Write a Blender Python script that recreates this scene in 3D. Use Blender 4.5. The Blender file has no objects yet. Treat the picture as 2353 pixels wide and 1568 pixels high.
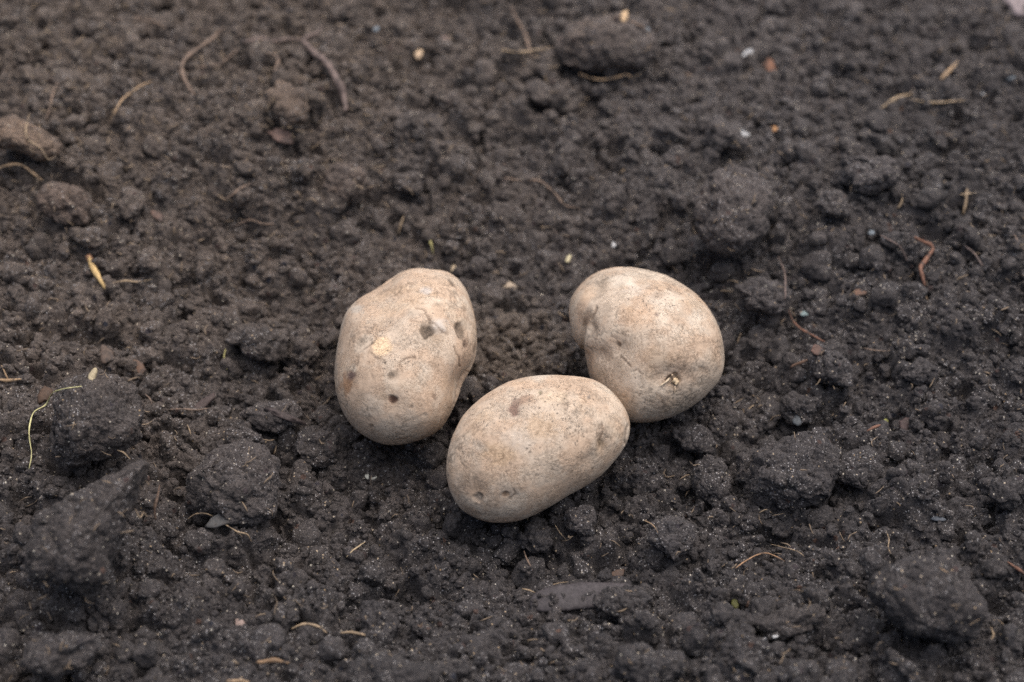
import bpy, math, random
import numpy as np
from mathutils import Vector

rng = np.random.default_rng(7)
random.seed(7)
SC = bpy.context.scene
COL = SC.collection

# ------------------------------------------------------------------ camera frame
PITCH = math.radians(42.0)
LENS, SENSOR = 70.0, 36.0
DIST = 0.75
TGT = np.array([0.0, 0.0, 0.020])
RIGHT = np.array([1.0, 0.0, 0.0])
FWD = np.array([0.0, math.cos(PITCH), -math.sin(PITCH)])
UP = np.array([0.0, math.sin(PITCH), math.cos(PITCH)])
CAM = TGT - FWD * DIST
PW, PH = 2353.0, 1568.0                      # the photograph's layout is noted in these units
KPX = SENSOR / LENS / PW

def ray(px, py):
    return (np.asarray(px, float) - PW / 2) * KPX, -(np.asarray(py, float) - PH / 2) * KPX

def world_at(px, py, t):
    rx, ry = ray(px, py)
    rx, ry, t = np.broadcast_arrays(rx, ry, np.asarray(t, float))
    return CAM + t[..., None] * (FWD + rx[..., None] * RIGHT + ry[..., None] * UP)

def project(P):
    d = P - CAM
    t = d @ FWD
    return (d @ RIGHT) / t / KPX + PW / 2, PH / 2 - (d @ UP) / t / KPX, t

# ------------------------------------------------------------------ noise
def _h(n):
    n = n.astype(np.uint32)
    n ^= n >> np.uint32(16); n *= np.uint32(0x7feb352d)
    n ^= n >> np.uint32(15); n *= np.uint32(0x846ca68b)
    n ^= n >> np.uint32(16)
    return n

def hash_i(ix, iy, iz, seed):
    a = ix.astype(np.int64).astype(np.uint32) * np.uint32(0x9E3779B1)
    a ^= iy.astype(np.int64).astype(np.uint32) * np.uint32(0x85EBCA77)
    if iz is not None:
        a ^= iz.astype(np.int64).astype(np.uint32) * np.uint32(0xC2B2AE3D)
    a ^= np.uint32((seed * 0x27D4EB2F) & 0xFFFFFFFF)
    return _h(a)

def hf(ix, iy, iz, seed):
    return hash_i(ix, iy, iz, seed).astype(np.float32) * np.float32(1 / 4294967296.0)

def _fade(t): return t * t * t * (t * (t * 6 - 15) + 10)

def noise2(x, y, seed=0):
    x0, y0 = np.floor(x), np.floor(y)
    fx, fy = _fade(x - x0), _fade(y - y0)
    a, b = hf(x0, y0, None, seed), hf(x0 + 1, y0, None, seed)
    c, d = hf(x0, y0 + 1, None, seed), hf(x0 + 1, y0 + 1, None, seed)
    return ((a + (b - a) * fx) + ((c + (d - c) * fx) - (a + (b - a) * fx)) * fy) * 2 - 1

def fbm2(x, y, octs, seed=0, gain=.5):
    s, a, tot = 0, 1.0, 0
    for o in range(octs):
        s = s + a * noise2(x * 2 ** o + 17.3 * o, y * 2 ** o - 9.1 * o, seed + o); tot += a; a *= gain
    return s / tot

def noise3(p, seed=0):
    x, y, z = p[:, 0], p[:, 1], p[:, 2]
    x0, y0, z0 = np.floor(x), np.floor(y), np.floor(z)
    fx, fy, fz = _fade(x - x0), _fade(y - y0), _fade(z - z0)
    r = []
    for dz in (0, 1):
        a, b = hf(x0, y0, z0 + dz, seed), hf(x0 + 1, y0, z0 + dz, seed)
        c, d = hf(x0, y0 + 1, z0 + dz, seed), hf(x0 + 1, y0 + 1, z0 + dz, seed)
        e = a + (b - a) * fx; f = c + (d - c) * fx
        r.append(e + (f - e) * fy)
    return (r[0] + (r[1] - r[0]) * fz) * 2 - 1

def fbm3(p, octs, seed=0, gain=.5):
    s, a, tot = 0, 1.0, 0
    for o in range(octs):
        s = s + a * noise3(p * 2 ** o + 13.7 * o, seed + o); tot += a; a *= gain
    return s / tot

def worley3(p, seed=0):
    b = np.floor(p)
    f1 = np.full(len(p), 9.0, np.float32); f2 = f1.copy()
    for i in (-1, 0, 1):
        for j in (-1, 0, 1):
            for k in (-1, 0, 1):
                cx, cy, cz = b[:, 0] + i, b[:, 1] + j, b[:, 2] + k
                dx = cx + hf(cx, cy, cz, seed) - p[:, 0]
                dy = cy + hf(cx, cy, cz, seed + 1) - p[:, 1]
                dz = cz + hf(cx, cy, cz, seed + 2) - p[:, 2]
                d = np.sqrt(dx * dx + dy * dy + dz * dz).astype(np.float32)
                f2 = np.minimum(f2, np.maximum(f1, d)); f1 = np.minimum(f1, d)
    return f1, f2

def granules(p, cell, seed):
    f1, _ = worley3(p / cell, seed)
    return np.sqrt(np.maximum(0, 1 - (f1 / .80) ** 2)) * cell * .5

def bumps2(x, y, cell, seed, rmin, rmax, flat=.7, zj=.25, dens=1.0):
    """rounded soil aggregates packed side by side: highest of many squashed balls"""
    u, v = x / cell, y / cell
    bx, by = np.floor(u), np.floor(v)
    best = np.zeros(np.shape(x), np.float32)
    for i in (-1, 0, 1):
        for j in (-1, 0, 1):
            cx, cy = bx + i, by + j
            dx = u - cx - hf(cx, cy, None, seed); dy = v - cy - hf(cx, cy, None, seed + 1)
            r = rmin + (rmax - rmin) * hf(cx, cy, None, seed + 2) ** 1.5
            th = hf(cx, cy, None, seed + 3) * 6.283
            st = .7 + .3 * hf(cx, cy, None, seed + 4)
            c, s = np.cos(th), np.sin(th)
            ex = (dx * c + dy * s) * st; ey = (-dx * s + dy * c) / st
            q = 1 - (ex * ex + ey * ey) / (r * r)
            h = np.sqrt(np.maximum(q, 0)) * r * flat + (hf(cx, cy, None, seed + 5) - .5) * zj * (q > 0)
            if dens < 1: h = h * (hf(cx, cy, None, seed + 6) < dens)
            best = np.maximum(best, h.astype(np.float32))
    return best * cell

def sstep(a, b, x):
    t = np.clip((x - a) / (b - a), 0, 1)
    return t * t * (3 - 2 * t)

# ------------------------------------------------------------------ mesh helpers
def mesh_np(name, V, F, smooth=True, cols=None, mat=None):
    """V (n,3), F (m,k) -> mesh"""
    me = bpy.data.meshes.new(name)
    n, m, k = len(V), len(F), F.shape[1]
    me.vertices.add(n); me.loops.add(m * k); me.polygons.add(m)
    me.vertices.foreach_set("co", np.ascontiguousarray(V, np.float32).ravel())
    me.polygons.foreach_set("loop_start", np.arange(0, m * k, k, dtype=np.int32))
    me.polygons.foreach_set("loop_total", np.full(m, k, np.int32))
    me.loops.foreach_set("vertex_index", np.ascontiguousarray(F, np.int32).ravel())
    me.polygons.foreach_set("use_smooth", np.full(m, smooth, bool))
    if cols is not None:
        for an, arr in cols.items():
            if arr.ndim == 2:
                at = me.attributes.new(an, 'FLOAT_COLOR', 'POINT')
                at.data.foreach_set("color", np.ascontiguousarray(np.hstack([arr, np.ones((n, 1))]), np.float32).ravel())
            else:
                at = me.attributes.new(an, 'FLOAT', 'POINT')
                at.data.foreach_set("value", np.ascontiguousarray(arr, np.float32))
    me.update(calc_edges=True)
    if mat is not None: me.materials.append(mat)
    return me

def add(name, me, loc=(0, 0, 0), parent=None, label=None, cat=None, group=None, kind=None):
    o = bpy.data.objects.new(name, me); COL.objects.link(o); o.location = loc
    if parent is not None: o.parent = parent
    for k, v in (("label", label), ("category", cat), ("group", group), ("kind", kind)):
        if v: o[k] = v
    return o

_ico = {}
def ico(sub):
    if sub not in _ico:
        import bmesh
        bm = bmesh.new(); bmesh.ops.create_icosphere(bm, subdivisions=sub, radius=1.0)
        V = np.array([v.co[:] for v in bm.verts]); F = np.array([[v.index for v in f.verts] for f in bm.faces])
        bm.free(); V /= np.linalg.norm(V, axis=1)[:, None]; _ico[sub] = (V, F)
    return _ico[sub]

# ------------------------------------------------------------------ materials
def nodes(name):
    m = bpy.data.materials.new(name); m.use_nodes = True
    nt = m.node_tree; nt.nodes.clear()
    out = nt.nodes.new("ShaderNodeOutputMaterial"); b = nt.nodes.new("ShaderNodeBsdfPrincipled")
    nt.links.new(b.outputs[0], out.inputs[0])
    return m, nt, b

def N(nt, typ, **kw):
    n = nt.nodes.new(typ)
    for k, v in kw.items():
        if k in n.inputs: n.inputs[k].default_value = v
        else: setattr(n, k, v)
    return n

def ramp(nt, fac, a, b):
    n = nt.nodes.new("ShaderNodeMapRange"); n.interpolation_type = 'SMOOTHSTEP'
    n.inputs["From Min"].default_value = a; n.inputs["From Max"].default_value = b
    nt.links.new(fac, n.inputs["Value"]); return n.outputs[0]

def mathn(nt, op, a, b):
    n = nt.nodes.new("ShaderNodeMath"); n.operation = op
    for i, v in enumerate((a, b)):
        if isinstance(v, (int, float)): n.inputs[i].default_value = v
        else: nt.links.new(v, n.inputs[i])
    return n.outputs[0]

def mix(nt, fac, a, b, mode='MIX'):
    n = nt.nodes.new("ShaderNodeMix"); n.data_type = 'RGBA'; n.blend_type = mode
    for s, v in ((n.inputs[0], fac), (n.inputs[6], a), (n.inputs[7], b)):
        if isinstance(v, (int, float)): s.default_value = v
        elif isinstance(v, tuple): s.default_value = (*v, 1)
        else: nt.links.new(v, s)
    return n.outputs[2]

def soil_material():
    m, nt, b = nodes("damp_soil")
    geo = N(nt, "ShaderNodeNewGeometry"); P = geo.outputs["Position"]
    def noise(scale, det=3, rough=.55):
        n = N(nt, "ShaderNodeTexNoise", Scale=scale, Detail=det, Roughness=rough); nt.links.new(P, n.inputs["Vector"]); return n
    # drier, browner earth up the slope at the back left; damp black earth near the front
    sep = N(nt, "ShaderNodeSeparateXYZ"); nt.links.new(P, sep.inputs[0])
    g = mathn(nt, 'ADD', mathn(nt, 'MULTIPLY', sep.outputs[1], 2.6), mathn(nt, 'MULTIPLY', sep.outputs[0], -1.3))
    g = mathn(nt, 'ADD', g, mathn(nt, 'MULTIPLY', mathn(nt, 'SUBTRACT', noise(16, 4).outputs[0], .5), 1.0))
    dry = ramp(nt, g, -.42, .62)
    side = ramp(nt, mathn(nt, 'ADD', sep.outputs[0], mathn(nt, 'MULTIPLY', mathn(nt, 'SUBTRACT', noise(22, 3).outputs[0], .5), .25)), -.10, .12)
    c = mix(nt, dry, (.0425, .0400, .0425), mix(nt, side, (.128, .101, .082), (.106, .093, .089)))
    oi = N(nt, "ShaderNodeObjectInfo")
    mr = N(nt, "ShaderNodeMapRange"); mr.inputs["To Min"].default_value = .80; mr.inputs["To Max"].default_value = 1.22; nt.links.new(oi.outputs["Random"], mr.inputs["Value"])
    cmb = N(nt, "ShaderNodeCombineColor"); [nt.links.new(mr.outputs[0], cmb.inputs[q]) for q in range(3)]
    c = mix(nt, 1.0, c, oi.outputs["Color"], 'MULTIPLY')
    c = mix(nt, 1.0, c, cmb.outputs[0], 'MULTIPLY')
    n2 = noise(95, 4, .6).outputs[0]
    c = mix(nt, ramp(nt, n2, .35, .70), c, mix(nt, .5, c, (.058, .052, .0515)))
    n3 = noise(420, 4, .65).outputs[0]
    c = mix(nt, ramp(nt, n3, .30, .72), mix(nt, .22, c, (.015, .013, .013)), mix(nt, .25, c, (.115, .098, .088)))
    # paler, crusted earth in the middle of the hollow
    dv = N(nt, "ShaderNodeVectorMath", operation='DISTANCE'); nt.links.new(P, dv.inputs[0]); dv.inputs[1].default_value = (-.002, .022, .0)
    crust = mathn(nt, 'SUBTRACT', 1.0, ramp(nt, mathn(nt, 'ADD', dv.outputs["Value"], mathn(nt, 'MULTIPLY', mathn(nt, 'SUBTRACT', noise(130, 4, .65).outputs[0], .5), .07)), .012, .034))
    c = mix(nt, mathn(nt, 'MULTIPLY', crust, .7), c, (.135, .108, .086))
    # fine mix of peat and mineral grains
    n4 = noise(1250, 3, .7).outputs[0]
    c = mix(nt, 1.0, c, mix(nt, ramp(nt, n4, .34, .64), (.58, .56, .55), (1.48, 1.46, 1.44)), 'MULTIPLY')
    # mineral and fibre flecks
    def flecks(scale, thr, col_a, col_b, size, seed):
        v = N(nt, "ShaderNodeTexVoronoi", Scale=scale); 
        mp = N(nt, "ShaderNodeVectorMath", operation='ADD'); mp.inputs[1].default_value = (seed, seed * 1.7, seed * .3)
        nt.links.new(P, mp.inputs[0]); nt.links.new(mp.outputs[0], v.inputs["Vector"])
        sp = N(nt, "ShaderNodeSeparateColor"); nt.links.new(v.outputs["Color"], sp.inputs[0])
        on = mathn(nt, 'GREATER_THAN', sp.outputs[0], thr)
        near = mathn(nt, 'LESS_THAN', v.outputs["Distance"], size)
        return mathn(nt, 'MULTIPLY', on, near), mix(nt, sp.outputs[1], col_a, col_b)
    clumpy = ramp(nt, noise(75, 4, .6).outputs[0], .42, .62)
    f, fc = flecks(1600, .80, (.20, .17, .14), (.52, .50, .50), .42, 3.1)
    c = mix(nt, mathn(nt, 'MULTIPLY', f, clumpy), c, fc)
    f2, fc2 = flecks(900, .945, (.36, .25, .14), (.64, .59, .50), .30, 7.7)
    c = mix(nt, f2, c, fc2)
    f3, fc3 = flecks(330, .965, (.10, .06, .045), (.028, .030, .040), .36, 1.9)
    c = mix(nt, f3, c, fc3)
    nt.links.new(c, b.inputs["Base Color"])
    b.inputs["Specular IOR Level"].default_value = .32
    rr = N(nt, "ShaderNodeMapRange"); rr.inputs["To Min"].default_value = .80; rr.inputs["To Max"].default_value = .40; nt.links.new(f, rr.inputs["Value"]); nt.links.new(rr.outputs[0], b.inputs["Roughness"])
    bp = N(nt, "ShaderNodeBump", Strength=1.0, Distance=.0010)
    nt.links.new(mathn(nt, 'ADD', noise(1100, 4, .7).outputs[0], mathn(nt, 'MULTIPLY', noise(2600, 2).outputs[0], .5)), bp.inputs["Height"])
    nt.links.new(bp.outputs[0], b.inputs["Normal"])
    return m

def skin_material():
    m, nt, b = nodes("potato_skin")
    tc = N(nt, "ShaderNodeTexCoord"); P = tc.outputs["Object"]
    at = N(nt, "ShaderNodeAttribute"); at.attribute_name = "skin"
    spk = N(nt, "ShaderNodeAttribute"); spk.attribute_name = "speckle"
    def noise(scale, det=3, rough=.6, dist=0.0):
        n = N(nt, "ShaderNodeTexNoise", Scale=scale, Detail=det, Roughness=rough, Distortion=dist); nt.links.new(P, n.inputs["Vector"]); return n.outputs[0]
    c = at.outputs["Color"]
    c = mix(nt, 1.0, c, mix(nt, ramp(nt, noise(620, 4, .7), .32, .66), (.92, .91, .90), (1.07, 1.07, 1.07)), 'MULTIPLY')
    # fine russet netting: short wormy lines
    wn = noise(430, 3, .6, 1.8)
    line = mathn(nt, 'SUBTRACT', 1.0, ramp(nt, mathn(nt, 'ABSOLUTE', mathn(nt, 'SUBTRACT', wn, .5), 0),   .0, .060))
    gate = ramp(nt, noise(150, 3), .36, .58)
    net = mathn(nt, 'MULTIPLY', mathn(nt, 'MULTIPLY', line, gate), .50)
    c = mix(nt, net, c, mix(nt, 1.0, c, (.58, .52, .47), 'MULTIPLY'))
    # soil dust caught in the skin as dark specks
    dn = N(nt, "ShaderNodeTexNoise", Scale=600, Detail=2); nt.links.new(P, dn.inputs["Vector"])
    dm = N(nt, "ShaderNodeVectorMath", operation='MULTIPLY_ADD'); nt.links.new(dn.outputs["Color"], dm.inputs[0]); dm.inputs[1].default_value = (.0022, .0022, .0022); nt.links.new(P, dm.inputs[2])
    v = N(nt, "ShaderNodeTexVoronoi", Scale=1150); nt.links.new(dm.outputs[0], v.inputs["Vector"])
    sp = N(nt, "ShaderNodeSeparateColor"); nt.links.new(v.outputs["Color"], sp.inputs[0])
    on = mathn(nt, 'GREATER_THAN', mathn(nt, 'ADD', sp.outputs[0], mathn(nt, 'MULTIPLY', spk.outputs["Fac"], .38)), .995)
    on = mathn(nt, 'MULTIPLY', on, mathn(nt, 'LESS_THAN', v.outputs["Distance"], .40))
    c = mix(nt, mathn(nt, 'MULTIPLY', on, .70), c, (.12, .095, .075))
    nt.links.new(c, b.inputs["Base Color"])
    b.inputs["Roughness"].default_value = .72
    b.inputs["Specular IOR Level"].default_value = .25
    bp = N(nt, "ShaderNodeBump", Strength=.55, Distance=.0004)
    hgt = mathn(nt, 'SUBTRACT', mathn(nt, 'ADD', noise(700, 4, .65), mathn(nt, 'MULTIPLY', noise(2200, 2), .4)), mathn(nt, 'MULTIPLY', net, 1.2))
    nt.links.new(hgt, bp.inputs["Height"]); nt.links.new(bp.outputs[0], b.inputs["Normal"])
    return m

_bm = {}
def bit_material(kind, col, dirt=.35, scale=700):
    key = (kind, col, dirt)
    if key in _bm: return _bm[key]
    m, nt, b = nodes(kind)
    tc = N(nt, "ShaderNodeTexCoord"); P = tc.outputs["Object"]
    def noise(s, d=3):
        n = N(nt, "ShaderNodeTexNoise", Scale=s, Detail=d, Roughness=.6); nt.links.new(P, n.inputs["Vector"]); return n.outputs[0]
    c = mix(nt, ramp(nt, noise(scale), .3, .7), tuple(x * .72 for x in col), tuple(min(x * 1.2, .9) for x in col))
    c = mix(nt, mathn(nt, 'MULTIPLY', ramp(nt, noise(380, 4), .66 - dirt * .5, .80 - dirt * .3), .85), c, (.045, .037, .033))
    nt.links.new(c, b.inputs["Base Color"]); b.inputs["Roughness"].default_value = .65
    b.inputs["Specular IOR Level"].default_value = .3
    bp = N(nt, "ShaderNodeBump", Strength=.5, Distance=.0003); nt.links.new(noise(1500, 3), bp.inputs["Height"]); nt.links.new(bp.outputs[0], b.inputs["Normal"])
    _bm[key] = m
    return m

SOIL = soil_material()
SKIN = skin_material()

# ------------------------------------------------------------------ bodies shaped from an outline
def polar(outline, cpx, depth, ku, kv, smooth=3.0):
    """outline (photo units) laid on the body's own slanted rim plane -> radius per direction"""
    o = np.asarray(outline, float)
    rx, ry = ray(o[:, 0], o[:, 1]); cx, cy = ray(*cpx)
    cx, cy = cx * depth, cy * depth
    t = (depth + ku * cx + kv * cy) / (1 + ku * rx + kv * ry)
    u, v = t * rx - cx, t * ry - cy
    # densify along the straight edges first
    uu, vv = [], []
    for i in range(len(u)):
        j = (i + 1) % len(u); s = np.linspace(0, 1, 24, endpoint=False)
        uu.append(u[i] + (u[j] - u[i]) * s); vv.append(v[i] + (v[j] - v[i]) * s)
    u, v = np.concatenate(uu), np.concatenate(vv)
    a, r = np.arctan2(v, u), np.hypot(u, v)
    k = np.argsort(a); a, r = a[k], r[k]
    g = np.linspace(-math.pi, math.pi, 1440, endpoint=False)
    R = np.interp(g, np.r_[a[-1] - 2 * math.pi, a, a[0] + 2 * math.pi], np.r_[r[-1], r, r[0]])
    sg = smooth * 4; w = np.exp(-.5 * (np.arange(-60, 61) / sg) ** 2); w /= w.sum()
    R = np.convolve(np.r_[R[-60:], R, R[:60]], w, 'valid')
    return lambda ang: np.interp(ang, np.r_[g, math.pi], np.r_[R, R[0]])

def body(outline, cpx, depth, ku, kv, D, sub, smooth=3.0, boxy=1.0):
    V, F = ico(sub)
    f = polar(outline, cpx, depth, ku, kv, smooth)
    cb = np.hypot(V[:, 0], V[:, 1]); a = np.arctan2(V[:, 1], V[:, 0])
    r = f(a) * cb ** boxy
    u, v = r * np.cos(a), r * np.sin(a)
    w = D * np.sign(V[:, 2]) * np.abs(V[:, 2]) ** boxy + ku * u + kv * v
    C = world_at(*cpx, depth)
    P = C + u[:, None] * RIGHT + v[:, None] * UP - w[:, None] * FWD
    return P, F, C, V

def vnormals(P, F):
    n = np.zeros_like(P)
    fn = np.cross(P[F[:, 1]] - P[F[:, 0]], P[F[:, 2]] - P[F[:, 0]])
    for k in range(3): np.add.at(n, F[:, k], fn)
    return n / (np.linalg.norm(n, axis=1)[:, None] + 1e-12)

def lie(psi, a, b, c):
    """shape of an ellipsoid lying flat on the ground, long axis turned by psi: slant of its rim and its depth"""
    e1 = np.array([math.cos(psi), math.sin(psi), 0]); e2 = np.array([-math.sin(psi), math.cos(psi), 0]); e3 = np.array([0, 0, 1.])
    M = a * a * np.outer(e1, e1) + b * b * np.outer(e2, e2) + c * c * np.outer(e3, e3)
    B = np.stack([RIGHT, UP, -FWD]); K = B @ M @ B.T
    k = np.linalg.solve(K[:2, :2], K[:2, 2])
    return k[0], k[1], math.sqrt(K[2, 2] - k @ K[:2, 2])

def q1(x, y): return ((1250 + x / 1.8453) / 1.7408, (1000 + y / 1.8447) / 1.7408)
def q2(x, y): return ((2200 + x / 2.0907) / 1.7408, (1000 + y / 2.0907) / 1.7408)
def q3(x, y): return ((1720 + x / 2.3059) / 1.7408, (1450 + y / 2.3059) / 1.7408)

OUT_LEFT = [q1(*p) for p in [(780,132),(880,145),(960,152),(1020,172),(1075,212),(1115,262),(1150,330),(1178,410),(1197,490),(1212,590),(1216,680),(1208,760),(1195,820),(1170,880),(1140,930),(1108,980),(1092,1030),(1075,1085),(1050,1150),(1015,1220),(975,1285),(925,1340),(860,1378),(790,1405),(700,1430),(600,1442),(520,1435),(440,1405),(375,1368),(310,1315),(255,1250),(215,1170),(190,1100),(175,1040),(165,960),(165,900),(170,830),(180,750),(192,680),(205,600),(225,520),(255,450),(300,400),(350,355),(420,315),(500,265),(570,215),(640,165),(700,143)]]
OUT_RIGHT = [q2(*p) for p in [(600,142),(700,148),(790,162),(870,183),(960,210),(1030,245),(1100,285),(1170,330),(1240,390),(1300,455),(1345,520),(1385,590),(1415,665),(1437,740),(1450,830),(1455,910),(1450,980),(1435,1040),(1405,1105),(1350,1170),(1280,1240),(1200,1300),(1110,1350),(1020,1395),(930,1425),(830,1443),(750,1446),(680,1442),(590,1415),(500,1350),(430,1260),(375,1160),(335,1060),(318,990),(303,920),(290,872),(265,838),(235,795),(205,745),(185,690),(170,620),(160,540),(160,480),(170,420),(195,370),(235,310),(280,265),(340,215),(400,180),(460,160),(530,147)]]
OUT_FRONT = [q3(*p) for p in [(1060,118),(1150,118),(1250,122),(1350,128),(1450,145),(1530,165),(1590,200),(1650,245),(1710,300),(1760,360),(1800,420),(1825,480),(1845,545),(1848,600),(1838,660),(1815,740),(1780,800),(1730,870),(1670,945),(1600,1020),(1520,1085),(1430,1140),(1340,1190),(1250,1240),(1150,1305),(1050,1360),(950,1410),(850,1450),(760,1472),(660,1478),(560,1474),(470,1455),(390,1420),(320,1380),(265,1330),(220,1265),(190,1200),(165,1120),(150,1040),(147,960),(155,880),(170,800),(190,730),(215,660),(250,590),(290,510),(340,450),(400,390),(470,330),(540,280),(620,230),(710,185),(800,155),(890,135),(980,123)]]

def depth_for_z(px, py, z):
    rx, ry = ray(px, py)
    return (z - CAM[2]) / (FWD[2] + ry * UP[2])

TAN = np.array([.555, .412, .298]); DUST = np.array([.57, .46, .355]); PALE = np.array([.66, .56, .445])
EARTH = np.array([.085, .068, .055]); OCHRE = np.array([.56, .395, .245]); BROWN = np.array([.235, .15, .10])

def make_potato(outline, q, cpx, z, lying, feats, seed, label, crease=None, dustbias=0.0, smooth=2.5):
    ku, kv, D = lie(*lying)
    depth = depth_for_z(*cpx, z)
    P, F, C, dirs = body(outline, cpx, depth, ku, kv, D, 7, smooth)
    nrm = vnormals(P, F)
    facing = -(nrm @ FWD)
    px, py, _ = project(P)
    L = (P - C)
    # gentle irregularity of a tuber (kept off the rim so that the outline stays)
    P = P + nrm * (fbm3(L / .022 + seed * 3.1, 2, seed) * .0011 * sstep(.05, .45, np.abs(facing)))[:, None]
    fine = fbm3(L / .0026 + seed, 3, seed + 5)
    P = P + nrm * (fine * .00011)[:, None]
    # colour of the skin
    dn = fbm3(L / .013 + 4.0 * seed, 4, seed + 11)
    dn2 = fbm3(L / .0042 - 2.0 * seed, 3, seed + 17)
    dust = sstep(-.30, .35, dn * .8 + dn2 * .5 + dustbias)[:, None]
    col = TAN * (1 - dust) + DUST * dust
    pale = sstep(.18, .5, fbm3(L / .017 + 9.0 + seed, 3, seed + 23) + .35 * dn2)[:, None]
    col = col * (1 - .55 * pale) + PALE * .55 * pale
    warm = sstep(.12, .45, fbm3(L / .009 - 5.0 + seed, 3, seed + 29))[:, None]
    col = col * (1 - .20 * warm) + OCHRE * .20 * warm
    gr = sstep(.15, .5, fbm3(L / .006 + 21.0 + seed, 3, seed + 31))[:, None]
    col = col * (1 - .24 * gr) + np.array([.35, .28, .215]) * .24 * gr
    speckle = sstep(.0, .5, fbm3(L / .010 + 31.0 + seed, 3, seed + 37)) * .12
    # cracks of the cork skin
    wp = L / .0034 + .5 * np.stack([noise3(L / .003 + s, seed + s) for s in (40, 41, 42)], 1)
    f1, f2 = worley3(wp, seed + 50)
    gate = sstep(-.10, .35, fbm3(L / .012 + 51.0, 2, seed + 60))
    crack = (1 - sstep(.0, .13, f2 - f1 + .05 * fine)) * gate
    P = P - nrm * (crack * .00018)[:, None]
    col = col * (1 - .42 * crack[:, None])
    f1, f2 = worley3(L / .0017 + .45 * np.stack([noise3(L / .0016 + q, seed + q) for q in (43, 44, 45)], 1), seed + 55)
    net = (1 - sstep(.0, .17, f2 - f1)) * sstep(-.15, .30, fbm3(L / .009 + 71.0, 3, seed + 61))
    col = col * (1 - .36 * net[:, None])
    P = P - nrm * (net * .00008)[:, None]
    flake = sstep(.10, .16, fbm3(L / .0052 + 91.0, 4, seed + 62, .6)) * sstep(-.1, .3, fbm3(L / .015 + 93.0, 2, seed + 63))
    col = col * (1 - .13 * flake[:, None]); P = P + nrm * (flake * .00007)[:, None]
    parts = []
    vis = facing > -.05
    for ft in feats:
        kind = ft[0]
        if kind == 'crack':
            pts = np.array([q(*p) for p in ft[1]])
            d = np.full(len(P), 1e9)
            for i in range(len(pts) - 1):
                A, B = pts[i], pts[i + 1]; AB = B - A
                s = np.clip(((px - A[0]) * AB[0] + (py - A[1]) * AB[1]) / (AB @ AB), 0, 1)
                d = np.minimum(d, np.hypot(px - A[0] - s * AB[0], py - A[1] - s * AB[1]))
            d = d + 1.2 * fbm3(L / .002, 2, 77)
            m = np.where(vis, 1 - sstep(ft[2] * .3, ft[2], d), 0)
            P = P - nrm * (m * ft[3])[:, None]; col = col * (1 - .6 * m[:, None]) + BROWN * .5 * .6 * m[:, None]
            continue
        _, c, rx_, ry_, ang, dep, tint, amt = ft[:8]
        cx, cy = q(*c); sc = 1 / (1.8453 if q is q1 else 2.0907 if q is q2 else 2.3059) / 1.7408
        ca, sa = math.cos(math.radians(ang)), math.sin(math.radians(ang))
        dx, dy = (px - cx) / sc, (py - cy) / sc
        e = np.hypot((dx * ca + dy * sa) / rx_, (-dx * sa + dy * ca) / ry_)
        e = np.where(vis, e, 9.0)
        ew = e + (.30 if kind == 'peeled_patch' else .55) * fbm3(L / .0024 + 3.0, 3, seed + 71)
        if kind == 'soft':                                   # dimples, bulges, dusty or stained patches
            m = np.exp(-(e ** 2) * 1.2)
            P = P - nrm * (m * dep)[:, None]
            if tint is not None:
                k = (sstep(1.15, .35, ew) * amt)[:, None]; col = col * (1 - k) + tint * k
        elif kind == 'speck':
            speckle = np.maximum(speckle, sstep(1.2, .3, ew) * amt)
        else:                                                # an eye, a scar: a pit with a rim of its own
            big = rx_ >= 36; dep = dep * (.8 if big else .45); m = sstep(1.15, .30, ew) if big else sstep(1.35, .05, ew); rim = np.exp(-((ew - 1.15) / .22) ** 2)
            P = P - nrm * (m * dep - rim * dep * .10)[:, None]
            k = ((sstep(1.20, .65, ew) if big else sstep(1.40, .35, ew)) * amt)[:, None]
            mot = ((1.0 if kind == 'peeled_patch' else .9) + (.15 if kind == 'peeled_patch' else .9) * fbm3(L / .0014, 2, seed + 81))[:, None]
            col = col * (1 - k) + np.clip(tint * mot, .01, .9) * k
            P = P + nrm * (m * fbm3(L / .0011, 2, seed + 83) * (.00003 if kind == 'peeled_patch' else .00035))[:, None]
            parts.append((kind, ew, ft[8] if len(ft) > 8 else None))
    if crease is not None:
        pts, depth_c = crease
        pts = np.array([q(*p) for p in pts])
        d = np.full(len(P), 1e9); side = np.zeros(len(P)); along = np.zeros(len(P))
        for i in range(len(pts) - 1):
            A, B = pts[i], pts[i + 1]; AB = B - A
            s = ((px - A[0]) * AB[0] + (py - A[1]) * AB[1]) / (AB @ AB)
            sc_ = np.clip(s, 0, 1)
            dd = np.hypot(px - A[0] - sc_ * AB[0], py - A[1] - sc_ * AB[1])
            cr = AB[0] * (py - A[1]) - AB[1] * (px - A[0])
            b = dd < d
            d = np.where(b, dd, d); side = np.where(b, np.sign(cr), side); along = np.where(b, (i + sc_) / (len(pts) - 1), along)
        sd = d * side                                        # negative on the far lobe
        fade = 1 - sstep(.35, 1.0, along)
        step = sstep(1.0, -5.0, sd) * np.exp(-np.maximum(-sd - 6, 0) / 22.0)
        P = P + FWD * (step * fade * depth_c * np.where(facing > -.4, 1, 0))[:, None]
        grove = np.exp(-((sd + 3.0) / 3.5) ** 2) * (1 - sstep(.45, .95, along)) * np.where(facing > -.3, 1, 0)
        P = P - nrm * (grove * .0011)[:, None]
        col = col * (1 - .12 * grove[:, None])  # shade of the crease painted into the skin colour
    # split: body skin, and each eye or scar as a part of the same surface
    take = np.zeros(len(F), int)
    for i, (kind, ew, lab) in enumerate(parts):
        sel = np.all(ew[F] < 1.1, axis=1)
        if sel.sum() >= 16: take[sel] = i + 1
    take[np.isin(take, [i for i in range(1, len(parts) + 1) if (take == i).sum() < 16])] = 0
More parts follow.
